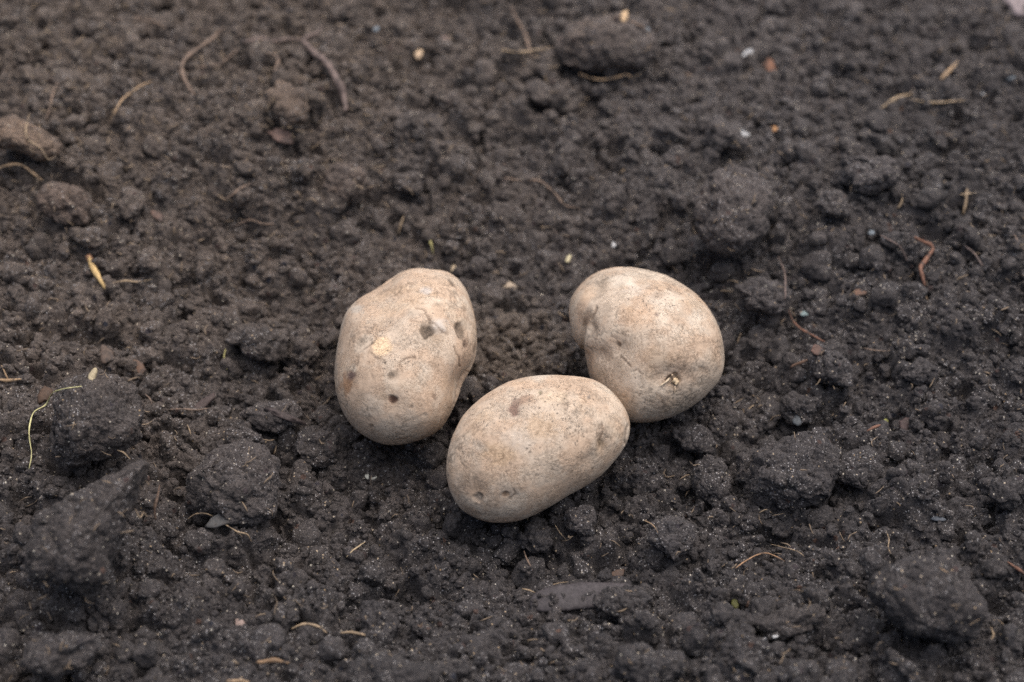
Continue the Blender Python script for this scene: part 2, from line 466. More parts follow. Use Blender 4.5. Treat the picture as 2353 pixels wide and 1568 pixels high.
    org = np.array([C[0], C[1], P[:, 2].min()])
    out = None
    for i in range(len(parts) + 1):
        f = F[take == i]
        if len(f) == 0: continue
        used = np.unique(f); rm = np.full(len(P), -1); rm[used] = np.arange(len(used))
        me = mesh_np('potato' if i == 0 else parts[i - 1][0], P[used] - org, rm[f], True, {"skin": np.clip(col[used], .01, .9), "speckle": speckle[used]}, SKIN)
        if i == 0:
            out = add('potato', me, org, label=label, cat='potato', group='three potatoes lying on the soil')
        else:
            add(parts[i - 1][0], me, (0, 0, 0), parent=out, label=parts[i - 1][2])
    return out, P, F, C

GREYSOIL = np.array([.215, .165, .122])
feats_left = [
    ('soft', (800, 470), 110, 70, 20, -.0010, PALE, .25), ('soft', (930, 570), 70, 60, 0, -.0006, np.array([.58, .52, .46]), .8),
    ('soft', (560, 250), 160, 60, -40, .0012, None, 0), ('soft', (1110, 950), 70, 190, 20, .0022, None, 0),
    ('soft', (270, 985), 70, 100, 10, .0002, np.array([.37, .22, .13]), .95), ('soft', (295, 930), 55, 45, 0, .0, np.array([.15, .10, .085]), .95),
    ('soft', (925, 405), 45, 22, 10, .0003, GREYSOIL * 1.4, .8), ('soft', (600, 935), 60, 45, 0, .0004, GREYSOIL * 1.7, .75),
    ('soft', (600, 1110), 95, 70, 0, .0007, np.array([.33, .27, .21]), .5), ('soft', (900, 640), 90, 60, 0, .0004, np.array([.36, .27, .19]), .5),
    ('soft', (330, 440), 60, 40, 0, 0, np.array([.58, .54, .47]), .6), ('soft', (850, 310), 60, 30, 0, 0, np.array([.60, .56, .52]), .6),
    ('eye', (842, 600), 56, 66, 10, .0019, GREYSOIL * .75, .95, 'large soil filled grey brown pit'),
    ('eye', (1085, 595), 38, 78, -14, .0016, GREYSOIL * .9, .9, 'long shallow grey pit near the right side'),
    ('eye', (1128, 690), 24, 36, -8, .0011, np.array([.23, .16, .12]), .85, 'small brown eye below the long pit'),
    ('eye', (592, 1108), 42, 36, 0, .0016, np.array([.13, .070, .048]), .95, 'deep round eye with reddish bottom'),
    ('eye', (577, 935), 28, 26, 0, .0008, np.array([.24, .185, .14]), .7), ('eye', (437, 1303), 22, 20, 0, .0010, np.array([.20, .15, .11]), .7),
    ('eye', (905, 1085), 20, 28, -20, .0010, np.array([.24, .16, .115]), .7), ('eye', (1022, 245), 18, 44, -35, .0011, np.array([.15, .11, .08]), .85, 'narrow dark slit eye at the upper right'),
    ('peeled_patch', (510, 712), 74, 80, 20, .0002, np.array([.76, .565, .37]), 1.0, 'bright peach patch where the skin has rubbed off'),
    ('eye', (830, 1222), 26, 18, 0, .0007, np.array([.36, .30, .24]), .7), ('eye', (730, 1160), 18, 16, 0, .0006, np.array([.34, .24, .17]), .5),
    ('crack', [(760, 440), (825, 450), (840, 490), (872, 528)], 3.4, .0004), ('crack', [(890, 545), (930, 585), (960, 610), (1000, 622)], 3.4, .0003),
    ('crack', [(1045, 715), (1060, 760), (1090, 790), (1105, 850), (1120, 870)], 3.4, .0003), ('crack', [(380, 740), (450, 680), (470, 650)], 3.0, .0002),
    ('crack', [(440, 760), (475, 800), (530, 815), (545, 850)], 2.4, .0001), ('crack', [(640, 870), (650, 830), (700, 800), (760, 790)], 3.0, .0002),
    ('speck', (620, 820), 200, 120, 0, 0, None, .5), ('speck', (480, 700), 130, 130, 0, 0, None, .4)]
feats_right = [
    ('soft', (600, 240), 130, 70, -20, 0, np.array([.64, .56, .46]), .5), ('soft', (980, 430), 190, 90, 20, -.0006, np.array([.64, .56, .46]), .55),
    ('soft', (1210, 590), 90, 110, 0, 0, np.array([.65, .575, .475]), .55), ('soft', (700, 330), 120, 70, 0, 0, np.array([.64, .56, .47]), .55),
    ('soft', (910, 390), 70, 32, 0, .0003, np.array([.36, .27, .20]), .7), ('soft', (610, 610), 60, 45, 20, .0003, np.array([.37, .29, .23]), .55),
    ('soft', (560, 800), 110, 80, 30, .0012, None, 0), ('soft', (455, 880), 90, 60, 40, .0012, np.array([.40, .30, .22]), .5),
    ('soft', (355, 650), 45, 90, -10, .0010, np.array([.33, .26, .20]), .6), ('soft', (1010, 1060), 230, 120, 0, .0022, np.array([.42, .31, .23]), .45),
    ('soft', (700, 1110), 110, 60, 10, 0, np.array([.56, .47, .38]), .6), ('soft', (1290, 1010), 60, 55, 0, .0006, np.array([.34, .25, .18]), .5),
    ('soft', (700, 560), 150, 120, 0, 0, np.array([.56, .37, .235]), .45), ('soft', (900, 880), 200, 150, 0, 0, np.array([.50, .36, .25]), .35),
    ('soft', (380, 330), 60, 120, 30, .0014, None, 0),
    ('eye', (563, 795), 20, 24, 0, .0018, np.array([.16, .11, .075]), .8, 'small deep dark eye'), ('eye', (890, 545), 18, 14, 0, .0005, np.array([.22, .17, .15]), .7),
    ('stem_scar', (1050, 1100), 72, 66, 0, .0015, np.array([.25, .19, .135]), .8, 'grey brown stem scar with pale stub'),
    ('eye', (1272, 990), 22, 20, 0, .0007, np.array([.26, .18, .12]), .75),
    ('crack', [(340, 570), (372, 530), (388, 480)], 4.2, .0006), ('crack', [(585, 890), (640, 940), (670, 975)], 3.4, .0003),
    ('crack', [(670, 1020), (730, 1000), (760, 1040)], 2.8, .0002), ('speck', (950, 400), 250, 180, 20, 0, None, .55), ('speck', (820, 690), 200, 60, 0, 0, None, .4)]
feats_front = [
    ('soft', (820, 750), 210, 140, 20, 0, np.array([.53, .45, .37]), .65), ('soft', (778, 415), 62, 118, 10, .0005, np.array([.21, .13, .10]), .9), ('soft', (850, 350), 110, 40, -15, .0003, np.array([.25, .17, .13]), .85),
    ('soft', (900, 360), 110, 60, 0, -.0007, np.array([.42, .29, .20]), .5), ('soft', (1130, 330), 170, 80, 0, -.0005, np.array([.60, .46, .32]), .5),
    ('soft', (640, 840), 220, 120, 0, 0, np.array([.54, .37, .22]), .4), ('soft', (1040, 600), 190, 130, 0, 0, np.array([.50, .345, .215]), .5),
    ('soft', (430, 1190), 110, 110, 0, .0011, np.array([.40, .28, .19]), .5), ('soft', (1600, 740), 60, 90, 0, .0012, np.array([.40, .29, .20]), .5),
    ('soft', (740, 1250), 130, 90, 0, .0007, None, 0), ('soft', (1480, 900), 60, 160, 50, .0007, None, 0), ('soft', (1300, 300), 90, 60, 0, .0004, None, 0),
    ('soft', (440, 780), 90, 60, 20, .0002, np.array([.46, .40, .33]), .6), ('soft', (690, 1180), 70, 130, 0, 0, np.array([.52, .43, .34]), .5),
    ('soft', (1010, 140), 90, 40, 0, 0, np.array([.60, .53, .44]), .6), ('soft', (1640, 230), 110, 70, 40, 0, np.array([.58, .50, .40]), .6),
    ('eye', (440, 1255), 52, 54, 0, .0010, np.array([.30, .245, .195]), .75, 'round grey eye at the lower left end'),
    ('eye', (705, 1228), 38, 32, 10, .0007, np.array([.31, .20, .125]), .8, 'shallow rusty brown eye'),
    ('eye', (1018, 295), 18, 24, 0, .0006, np.array([.14, .12, .075]), .8, 'tiny black and yellow bud'),
    ('eye', (1600, 750), 24, 40, 0, .0011, np.array([.28, .20, .12]), .7), ('eye', (1462, 322), 18, 20, 0, .0005, np.array([.28, .25, .22]), .8),
    ('crack', [(1808, 590), (1800, 650), (1790, 700), (1788, 745)], 4.0, .0007), ('crack', [(1585, 560), (1600, 640), (1580, 730), (1590, 780)], 3.2, .0002),
    ('crack', [(740, 1270), (790, 1230), (780, 1180)], 3.0, .0003), ('crack', [(560, 920), (640, 900), (680, 870)], 3.0, .0002),
    ('speck', (1260, 450), 190, 130, 20, 0, None, .95), ('speck', (1280, 680), 200, 120, 0, 0, None, .85), ('speck', (950, 790), 130, 80, 0, 0, None, .7),
    ('speck', (830, 370), 190, 130, 0, 0, None, 1.15), ('speck', (470, 560), 190, 150, -20, 0, None, .6), ('speck', (1050, 200), 300, 60, 0, 0, None, .45)]

pot = []
pot.append(make_potato(OUT_LEFT, q1, q1(690, 790), .0235, (math.radians(95), .042, .0275, .0250), feats_left, 3,
    'oval beige potato with a peach rubbed patch and two grey pits, upright at the left'))
pot.append(make_potato(OUT_RIGHT, q2, q2(800, 790), .0240, (math.radians(120), .037, .0300, .0255), feats_right, 5,
    'rounded pale beige potato with a side lobe and a stem scar, at the right',
    crease=([(288, 905), (284, 860), (283, 780), (298, 640), (338, 530), (385, 470)], .0060), dustbias=.15, smooth=1.3))
pot.append(make_potato(OUT_FRONT, q3, q3(990, 800), .0215, (math.radians(27), .0390, .0250, .0225), feats_front, 8,
    'smooth oblong beige potato with dark specks, lying in front of the other two'))
# ------------------------------------------------------------------ the ground
X0, X1, Y0, Y1, ST = -.36, .36, -.27, .42, .0005
cxs, cys = np.arange(X0, X1 + 1e-9, ST), np.arange(Y0, Y1 + 1e-9, ST)
def ext(c):
    d, s, lo, hi = [], .0012, c[0], c[-1]
    t = 0
    while t < 4.0:
        t += s; s *= 1.22; d.append(t)
    d = np.array(d); return np.r_[lo - d[::-1], c, hi + d], len(d)
gx, nx0 = ext(cxs); gy, ny0 = ext(cys)

def macro(x, y):
    r = np.sqrt(((x - .002) / .150) ** 2 + ((y + .020) / .125) ** 2)
    h = .020 * sstep(.45, 1.35, r)
    h = h + .014 * np.exp(-(((x + .185) / .075) ** 2 + ((y + .055) / .055) ** 2))      # mound in the left foreground
    h = h + .020 * np.exp(-(((x + .17) / .12) ** 2 + ((y - .16) / .09) ** 2))          # slope up at the back left
    h = h + .008 * np.exp(-(((x - .02) / .16) ** 2 + ((y + .160) / .035) ** 2))
    h = h + .010 * np.exp(-(((x - .13) / .08) ** 2 + ((y - .10) / .06) ** 2))
    return h

def soil_height(x, y):
    wx = x + .0030 * noise2(x / .011, y / .011, 90) + .0010 * noise2(x / .0033, y / .0033, 91)
    wy = y + .0030 * noise2(x / .011, y / .011, 92) + .0010 * noise2(x / .0033, y / .0033, 93)
    rough = .55 + .45 * sstep(-.25, .35, fbm2(x / .05, y / .05, 2, 70))
    h = macro(x, y) + .0035 * fbm2(x / .045, y / .045, 3, 10)
    h = h + .80 * bumps2(wx, wy, .0230, 20, .28, .62, .70, .25, .80) * rough
    h = h + .85 * bumps2(wx, wy, .0105, 30, .28, .62, .78, .35, .9)
    h = h + .60 * bumps2(wx * 1.0 + .31, wy, .0050, 40, .32, .68, .75, .30)
    h = h + .70 * bumps2(wx + .13, wy + .7, .0024, 50, .35, .70, .75, .35)
    h = h + .75 * bumps2(x, y, .0012, 60, .35, .70, .70, .35)
    gap = fbm2(wx / .013 + 5.0, wy / .009, 3, 78)
    h = h - .0072 * sstep(.20, .44, gap)
    h = h + .00035 * fbm2(x / .0011, y / .0011, 2, 75)
    return h - .0078

GX, GY = np.meshgrid(gx.astype(np.float64), gy.astype(np.float64))
H = soil_height(GX, GY).astype(np.float32)
sl = (slice(ny0, ny0 + len(cys)), slice(nx0, nx0 + len(cxs)))
core = H[sl].copy()

def idx(x, y):
    return (np.clip(np.round((y - Y0) / ST).astype(int), 0, len(cys) - 1), np.clip(np.round((x - X0) / ST).astype(int), 0, len(cxs) - 1))

# the potatoes press their beds into the loose earth
under = np.full(core.shape, 9.0, np.float32)
over = np.full(core.shape, -9.0, np.float32)
for o, P, F, C in pot:
    mids = np.concatenate([P, P[F].mean(1), (P[F[:, 0]] + P[F[:, 1]]) / 2, (P[F[:, 1]] + P[F[:, 2]]) / 2])
    i, j = idx(mids[:, 0], mids[:, 1])
    np.minimum.at(under, (i, j), mids[:, 2]); np.maximum.at(over, (i, j), mids[:, 2])
pressed = np.minimum(core, under - .0004)
core = np.where(under < 5, pressed, core).astype(np.float32)
# soil crumbles away softly round the beds
H[sl] = core
nxx, nyy = len(gx), len(gy)
V = np.stack([GX.ravel(), GY.ravel(), H.ravel()], 1)
ii = (np.arange(nyy - 1)[:, None] * nxx + np.arange(nxx - 1)[None, :]).ravel()
Fq = np.stack([ii, ii + 1, ii + nxx + 1, ii + nxx], 1)
add('ground', mesh_np('ground', V, Fq, True, None, SOIL), kind='structure')
del V, Fq, GX, GY

TOP = core.copy()
def raster(P, F=None):
    pts = P if F is None else np.concatenate([P, P[F].mean(1)])
    ok = (pts[:, 0] > X0) & (pts[:, 0] < X1) & (pts[:, 1] > Y0) & (pts[:, 1] < Y1)
    i, j = idx(pts[ok, 0], pts[ok, 1]); np.maximum.at(TOP, (i, j), pts[ok, 2].astype(np.float32))

TS = np.arange(.52, 1.30, .00035)
def hit(px, py, field=None):
    """where the view through this point of the photograph meets the earth"""
    f = TOP if field is None else field
    px, py = np.atleast_1d(px).astype(float), np.atleast_1d(py).astype(float)
    out = np.zeros(len(px))
    for n in range(len(px)):
        Q = world_at(px[n], py[n], TS); i, j = idx(Q[:, 0], Q[:, 1])
        b = np.nonzero(Q[:, 2] <= f[i, j])[0]
        out[n] = TS[b[0]] if len(b) else depth_for_z(px[n], py[n], .015)
    return out

# ------------------------------------------------------------------ clods one can tell apart
def ring(cx, cy, w, h, ang, seed, n=20, wob=.16):
    r = np.random.default_rng(seed); a = np.arange(n) / n * 2 * math.pi
    k = 1 + wob * (np.sin(a * 2 + r.uniform(0, 6)) * .5 + np.sin(a * 3 + r.uniform(0, 6)) * .5 + np.sin(a * 5 + r.uniform(0, 6)) * .35 + r.normal(0, .25, n))
    x, y = np.cos(a) * w / 2 * k, np.sin(a) * h / 2 * k
    c, s = math.cos(math.radians(ang)), math.sin(math.radians(ang))
    return [(cx + x[i] * c - y[i] * s, cy + x[i] * s + y[i] * c) for i in range(n)]

def make_clod(outline, label, seed, sub=6, depthk=.80, rise=1.05, facets=4, rough=1.0):
    o = np.asarray(outline, float); c = ((o[:, 0].min() + o[:, 0].max()) / 2, (o[:, 1].min() + o[:, 1].max()) / 2)
    c = (float(o[:, 0].mean()), float(o[:, 1].mean()))
    t = float(hit(c[0], min(c[1] + .10 * np.ptp(o[:, 1]), PH + 150), core)[0])
    rad = math.sqrt(np.ptp(o[:, 0]) * np.ptp(o[:, 1])) / 2 * KPX * t
    D = rad * depthk
    P, F, C, dirs = body(outline, c, t - D * rise, 0, -.25, D, sub, smooth=2.0, boxy=.86)
    r = np.random.default_rng(seed)
    L = P - C
    for _ in range(facets):                                   # broken faces
        n = r.normal(size=3); n /= np.linalg.norm(n)
        if n @ FWD > 0: n = -n
        lim = np.quantile(L @ n, r.uniform(.88, .97))
        ex = np.maximum(L @ n - lim, 0); L = L - n * (ex * .7)[:, None]
    nrm = vnormals(L, F)
    s = seed * 1.37
    wv = L + .0012 * np.stack([noise3(L / .004 + s + k, seed + k) for k in range(3)], 1)
    d = fbm3(L / .012 + s, 3, seed) * min(rad * .14, .0024) * rough
    d = d + rough * (.85 * granules(wv + s, .0062, seed + 3) + .80 * granules(wv + s, .0030, seed + 6) + .75 * granules(L + s, .0015, seed + 9) - .0042)
    if sub >= 6: d = d + .6 * granules(L + s, .0008, seed + 12)
    P = C + L + nrm * d[:, None]
    org = np.array([C[0], C[1], P[:, 2].min()])
    ob = add('soil_clod', mesh_np('soil_clod', P - org, F, True, None, SOIL), org, label=label, cat='soil clod', group='clods of soil lying around the potatoes')
    raster(P, F)
    k = float(r.uniform(1.0, 1.2)); ob.color = (k, k, k, 1)
    return ob

CLODS = [
 # outline or (cx, cy, w, h, angle), label, sub
 ([(345,1062),(330,1110),(300,1160),(285,1210),(268,1280),(258,1340),(205,1392),(175,1360),(130,1340),(60,1330),(28,1296),(60,1230),(78,1190),(130,1150),(195,1105),(250,1078),(300,1060)], 'largest jagged wedge shaped clod with a pointed ridge, bottom left corner area', 7),
 ([(105,960),(110,900),(150,862),(215,850),(275,860),(312,890),(330,950),(325,1010),(290,1045),(215,1075),(140,1095),(105,1060)], 'big rounded clod with a long yellow thread along its left side', 7),
 ([(430,1080),(470,1030),(540,1012),(610,1025),(640,1060),(652,1120),(640,1190),(575,1215),(500,1225),(440,1200),(420,1140)], 'broad crumbly clod with a grey flat chip, right of the jagged wedge clod', 7),
 ([(1998,1330),(2030,1296),(2080,1280),(2160,1282),(2230,1278),(2262,1310),(2278,1370),(2262,1450),(2215,1490),(2150,1475),(2095,1480),(2060,1440),(2010,1420),(1990,1370)], 'big blocky clod with pale tan flecks, bottom right', 7),
 ([(1735,1045),(1775,1012),(1830,988),(1880,972),(1925,992),(1945,1040),(1940,1100),(1915,1150),(1860,1182),(1790,1190),(1745,1160),(1722,1100)], 'big dark clod with a peaked top, right of the front potato', 7),
 ([(1270,105),(1300,60),(1350,38),(1420,30),(1480,45),(1505,85),(1515,130),(1480,160),(1420,165),(1350,168),(1290,150)], 'big blurry rounded clod at the top, a little right of centre', 6),
 ([(735,400),(760,378),(810,372),(845,395),(855,440),(835,470),(785,478),(745,455)], 'smooth egg shaped clod behind the left potato, beside a smaller one', 6),
 ((698, 393, 78, 66, 20), 'small round clod touching the egg shaped clod on its left', 5),
 ([(82,450),(105,420),(155,418),(200,435),(220,475),(200,515),(140,520),(95,500)], 'rounded clod with a grainy face near the left edge, under the flat slab', 6),
 ([(-40,250),(20,262),(70,282),(150,320),(140,355),(105,375),(50,352),(-40,340)], 'flat pale brown slab of soil with thin roots on it, at the left edge', 6),
 ([(1600,460),(1625,400),(1680,378),(1740,395),(1775,440),(1770,520),(1735,580),(1680,600),(1625,575),(1595,520)], 'large blurry clod behind the right potato', 6),
 ((1048, 532, 76, 52, 0), 'small dark clod between the two rear potatoes, further back', 5),
 ([(600,215),(640,180),(700,190),(715,240),(705,285),(660,300),(615,270)], 'blurry brown clod beside the thick dark root, upper left', 5),
 ((1838, 942, 112, 84, 10), 'rounded clod just above the big peaked clod', 6),
 ((1765, 955, 74, 84, 60), 'clod squeezed between the right potato and the rounded clod above the peaked clod', 5),
 ((2112, 858, 104, 70, 5), 'grainy clod at mid height toward the right edge', 6),
 ((1905, 842, 130, 84, 25), 'dark overhanging clod beside a black hole, right of the right potato', 6),
 ((694, 805, 78, 92, 10), 'upright rounded clod close to the left side of the left potato', 6),
 ((598, 790, 160, 90, 10), 'low wide clod left of the left potato', 6),
 ([(545,945),(600,912),(680,920),(700,955),(690,985),(640,1000),(575,990)], 'flat ridge of soil with dark wood slivers, left of the left potato', 6),
 ((1640, 1105, 100, 140, -15), 'upright clod between the front potato and the big peaked clod', 6),
 ((1598, 1012, 128, 74, 20), 'flattened clod right below the right potato', 6),
 ((1722, 1078, 64, 110, 15), 'narrow clod pressed against the left side of the big peaked clod', 5),
 ((1975, 1080, 110, 110, 0), 'clod pressed against the right side of the big peaked clod', 6),
 ((1432, 1388, 128, 104, 0), 'rounded clod at the right end of the dark bark strip', 6),
 ((1812, 1428, 160, 78, -12), 'low slanted brown clod left of the big blocky clod', 6),
 ((868, 1430, 112, 96, 30), 'rounded clod in the bottom foreground, left of the dark stub', 6),
 ((648, 1422, 74, 136, 32), 'slanted finger shaped clod in the bottom left foreground', 6),
 ((968, 1442, 52, 96, -25), 'short dark stub of soil in the bottom foreground', 5),
 ((226, 1432, 62, 74, 0), 'small dark ball of soil under the jagged wedge clod', 5),
 ((735, 1028, 150, 100, -12), 'angular clod in front of the left end of the left potato', 6),
 ((800, 1000, 70, 60, 20), 'small clod tucked under the lower left of the left potato', 5),
 ((560, 1008, 110, 60, 10), 'low clod between the ridge with slivers and the broad crumbly clod', 5),
 ((1912, 470, 100, 70, 0), 'blurry clod on the far right bank, left of a dark crevice', 5),
 ((2000, 400, 170, 100, 10), 'wide blurry clod above the dark crevice, upper right', 6),
 ((1520, 640, 1, 1, 0), None, 0),
 ((1240, 215, 90, 64, 15), 'blurry clod straight below the root cross near the top', 5),
 ((1665, 310, 110, 90, 15), 'blurry clod just left of the white pebble, upper right', 5),
 ((1335, 1195, 104, 76, 15), 'crumbly clod right below the lower edge of the front potato', 6),
 ((1230, 1238, 90, 84, 0), 'crumbly clod left below the front potato, beside a thin stalk', 5),
 ((1545, 1240, 120, 110, 0), 'rounded clod in front, right of the crumbly clod below the front potato', 6),
 ((1660, 1420, 84, 80, 0), 'rounded clod left of the low slanted brown clod', 5),
 ((2330, 1130, 120, 90, 0), 'clod at the right edge above the big blocky clod', 5),
 ((345, 600, 66, 66, 0), 'small clod near the short straw, left of the picture', 5),
 ((470, 610, 52, 74, 0), 'small upright clod between the short straw and the left potato', 5),
 ((300, 470, 70, 84, 0), 'small upright clod right of the grainy left clod', 5),
 ((205, 545, 90, 60, 0), 'low clod above the pale shoot at the left', 5),
 ((1755, 680, 130, 100, 20), 'blurry clod touching the upper right of the right potato', 6),
 ((940, 420, 90, 70, 0), 'blurry dark clod behind the left potato, right of the egg shaped clod', 5),
 ((130, 1500, 190, 110, 0), 'low blurred clod at the bottom left corner', 6),
 ((900, 1560, 230, 110, 0), 'blurred wide brown clod at the bottom edge', 6),
 ((1500, 1530, 200, 100, 10), 'blurred clod at the bottom edge, right of centre', 6),
]
DRIED = {'largest jagged': (1.3, 1.27, 1.24), 'big blocky': (1.38, 1.35, 1.32), 'flat pale': (1.7, 1.55, 1.4), 'smooth egg': (1.45, 1.36, 1.3), 'big blurry': (1.3, 1.25, 1.2), 'large blurry': (1.25, 1.2, 1.15), 'blurry brown': (1.35, 1.25, 1.15), 'big dark': (1.15, 1.15, 1.15), 'low slanted': (1.3, 1.22, 1.12), 'rounded clod with': (1.3, 1.2, 1.15)}
for k, (geo, lab, sub) in enumerate(CLODS):
    if lab is None: continue
    out = geo if isinstance(geo, list) else ring(*geo, 300 + k)
    cl = make_clod(out, lab, 200 + 11 * k, sub, facets=4 if sub < 7 else 7, rise=1.1 if sub < 7 else 1.35, rough=.88 if lab.startswith(('largest', 'big blocky', 'flat pale')) else 1.0)
    for w_, c_ in DRIED.items():
        if lab.startswith(w_): cl.color = (*c_, 1)

# ------------------------------------------------------------------ loose crumbs of soil: nobody could count them
def crumb_mesh(k):
    U, F = ico(4); r = np.random.default_rng(700 + k); off = r.uniform(0, 90, 3)
    V = U * r.uniform(.72, 1.15, 3)
    for _ in range(5):
        n = r.normal(size=3); n /= np.linalg.norm(n); e = np.maximum(V @ n - r.uniform(.55, .80), 0); V = V - n * (e * .8)[:, None]
    wv = V + .12 * np.stack([noise3(V * 2.3 + off + 7 * q, k + q) for q in range(3)], 1)
    d = noise3(V * 1.4 + off, k) * .20 + granules(wv + off, .75, k + 5) * .55 + granules(wv + off, .34, k + 6) * .60 + granules(V + off, .17, k + 7) * .5
    V = V + U * (d - .28)[:, None]
    return mesh_np('crumb', V, F, True, None, SOIL)

shapes = bpy.data.collections.new("crumb_shapes")
for k in range(14):
    shapes.objects.link(bpy.data.objects.new("crumb", crumb_mesh(k)))

def crumbs(n, rlo, rhi, seed, power=2.0, zlo=-.45, zhi=.45, onclod=.05):
    r = np.random.default_rng(seed)
    x, y = r.uniform(-.30, .30, n), r.uniform(-.20, .34, n)
    clump = fbm2(x / .03, y / .03, 3, seed) > r.uniform(-1.1, .55, n)
    R = rlo + (rhi - rlo) * r.random(n) ** power
    i, j = idx(x, y)
    on = (TOP[i, j] < core[i, j] + R * .9) | ((R < .0012) & (r.random(n) < onclod))
    z = np.where(on, TOP[i, j], core[i, j]) + R * r.uniform(zlo, zhi, n)
    free = lambda a, b: (z + R * .9 < under[a, b]) | (under[a, b] > 5)
    ok = clump & free(i, j)
    for dx, dy in ((1, 0), (-1, 0), (0, 1), (0, -1)):
        ok &= free(*idx(x + dx * R, y + dy * R))
    x, y, z, R = x[ok], y[ok], z[ok], R[ok]; n = len(x)
    for a in (0, .45, .8):
        for t in np.arange(0, 6.28, 6.28 / (1 if a == 0 else 10)):
            raster(np.stack([x + R * a * math.cos(t), y + R * a * math.sin(t), z + R * math.sqrt(1 - a * a) * .85], 1))
    return np.stack([x, y, z], 1), R, r.uniform(0, 6.28, (n, 3)), R[:, None] * r.uniform(.75, 1.2, (n, 3)), r.integers(0, 14, n)

sets = [crumbs(5200, .0026, .0062, 503, 2.0, -.30, .40, 0), crumbs(34000, .0013, .0029, 502, 1.8, -.5, .3), crumbs(110000, .0005, .0014, 501, 1.6, -.5, .4)]
def banked(n, seed):
    # grains that rolled up against the potatoes
    r = np.random.default_rng(seed); gap = under - core
    a, b = np.nonzero((under < 5) & (gap > .0012) & (gap < .012)); k = r.choice(len(a), n); a, b = a[k], b[k]
    R = np.minimum(r.uniform(.0005, .0024, n), gap[a, b] * .48)
    p = np.stack([X0 + b * ST, Y0 + a * ST, core[a, b] + R * .55], 1)
    return p, R, r.uniform(0, 6.28, (n, 3)), R[:, None] * r.uniform(.75, 1.1, (n, 3)), r.integers(0, 14, n)
sets.append(banked(900, 504))
pts = np.concatenate([q[0] for q in sets])
me = bpy.data.meshes.new('soil_crumbs'); me.vertices.add(len(pts)); me.vertices.foreach_set("co", pts.astype(np.float32).ravel())
for an, k, ty in (("turn", 2, 'FLOAT_VECTOR'), ("size", 3, 'FLOAT_VECTOR')):
    me.attributes.new(an, ty, 'POINT').data.foreach_set("vector", np.concatenate([q[k] for q in sets]).astype(np.float32).ravel())
me.attributes.new("pick", 'INT', 'POINT').data.foreach_set("value", np.concatenate([q[4] for q in sets]).astype(np.int32))
me.update()
ng = bpy.data.node_groups.new("strew_crumbs", 'GeometryNodeTree')
ng.interface.new_socket("Geometry", in_out='INPUT', socket_type='NodeSocketGeometry'); ng.interface.new_socket("Geometry", in_out='OUTPUT', socket_type='NodeSocketGeometry')
gi, go = ng.nodes.new("NodeGroupInput"), ng.nodes.new("NodeGroupOutput")
ci = ng.nodes.new("GeometryNodeCollectionInfo"); ci.inputs["Collection"].default_value = shapes; ci.inputs["Separate Children"].default_value = True; ci.inputs["Reset Children"].default_value = True
ip = ng.nodes.new("GeometryNodeInstanceOnPoints"); ip.inputs["Pick Instance"].default_value = True
def named(nm, ty):
    a = ng.nodes.new("GeometryNodeInputNamedAttribute"); a.data_type = ty; a.inputs["Name"].default_value = nm; return a.outputs["Attribute"]
ng.links.new(gi.outputs[0], ip.inputs["Points"]); ng.links.new(ci.outputs[0], ip.inputs["Instance"])
ng.links.new(named("pick", 'INT'), ip.inputs["Instance Index"])
e2r = ng.nodes.new("FunctionNodeEulerToRotation"); ng.links.new(named("turn", 'FLOAT_VECTOR'), e2r.inputs[0]); ng.links.new(e2r.outputs[0], ip.inputs["Rotation"])
ng.links.new(named("size", 'FLOAT_VECTOR'), ip.inputs["Scale"]); ng.links.new(ip.outputs[0], go.inputs[0])
crumb_ob = add('soil_crumbs', me, kind='stuff')
crumb_ob.modifiers.new("strew", 'NODES').node_group = ng

# ------------------------------------------------------------------ roots, straw, chips and pebbles on the soil
def spline(pts, step):
    p = np.asarray(pts, float); p = np.vstack([2 * p[0] - p[1], p, 2 * p[-1] - p[-2]]); out = []
    for i in range(1, len(p) - 2):
        n = max(2, int(np.hypot(*(p[i + 1] - p[i])) / step)); s = np.linspace(0, 1, n, endpoint=False)[:, None]
        out.append(.5 * (2 * p[i] + (p[i + 1] - p[i - 1]) * s + (2 * p[i - 1] - 5 * p[i] + 4 * p[i + 1] - p[i + 2]) * s ** 2 + (-p[i - 1] + 3 * p[i] - 3 * p[i + 1] + p[i + 2]) * s ** 3))
    return np.vstack(out + [p[-2][None]])

def tube(Q, rad, sides=8, flat=1.0, seed=0):
    n = len(Q); T = np.gradient(Q, axis=0); T /= np.linalg.norm(T, axis=1)[:, None] + 1e-12
    up = np.array([0, -.5, .85]); S = np.cross(T, up); S /= np.linalg.norm(S, axis=1)[:, None] + 1e-9; U = np.cross(S, T)
    a = np.arange(sides) / sides * 2 * math.pi
    V = (Q[:, None] + rad[:, None, None] * (np.cos(a)[None, :, None] * S[:, None] + flat * np.sin(a)[None, :, None] * U[:, None])).reshape(-1, 3)
    F = []
    for i in range(n - 1):
        for k in range(sides):
            F.append((i * sides + k, i * sides + (k + 1) % sides, (i + 1) * sides + (k + 1) % sides, (i + 1) * sides + k))
    e0, e1 = len(V), len(V) + 1
    V = np.vstack([V, Q[0], Q[-1]])
    for k in range(sides):
        F.append((e0, (k + 1) % sides, k, k)); F.append((e1, (n - 1) * sides + k, (n - 1) * sides + (k + 1) % sides, (n - 1) * sides + (k + 1) % sides))
    tri = [f[:3] for f in F if f[2] == f[3]]; quad = [f for f in F if f[2] != f[3]]
    return V, quad + tri

def pymesh(name, V, F, mat, smooth=True):
    me = bpy.data.meshes.new(name); me.from_pydata([tuple(v) for v in V], [], [tuple(int(i) for i in f) for f in F])
    me.polygons.foreach_set("use_smooth", np.full(len(me.polygons), smooth, bool)); me.materials.append(mat); me.update(); return me

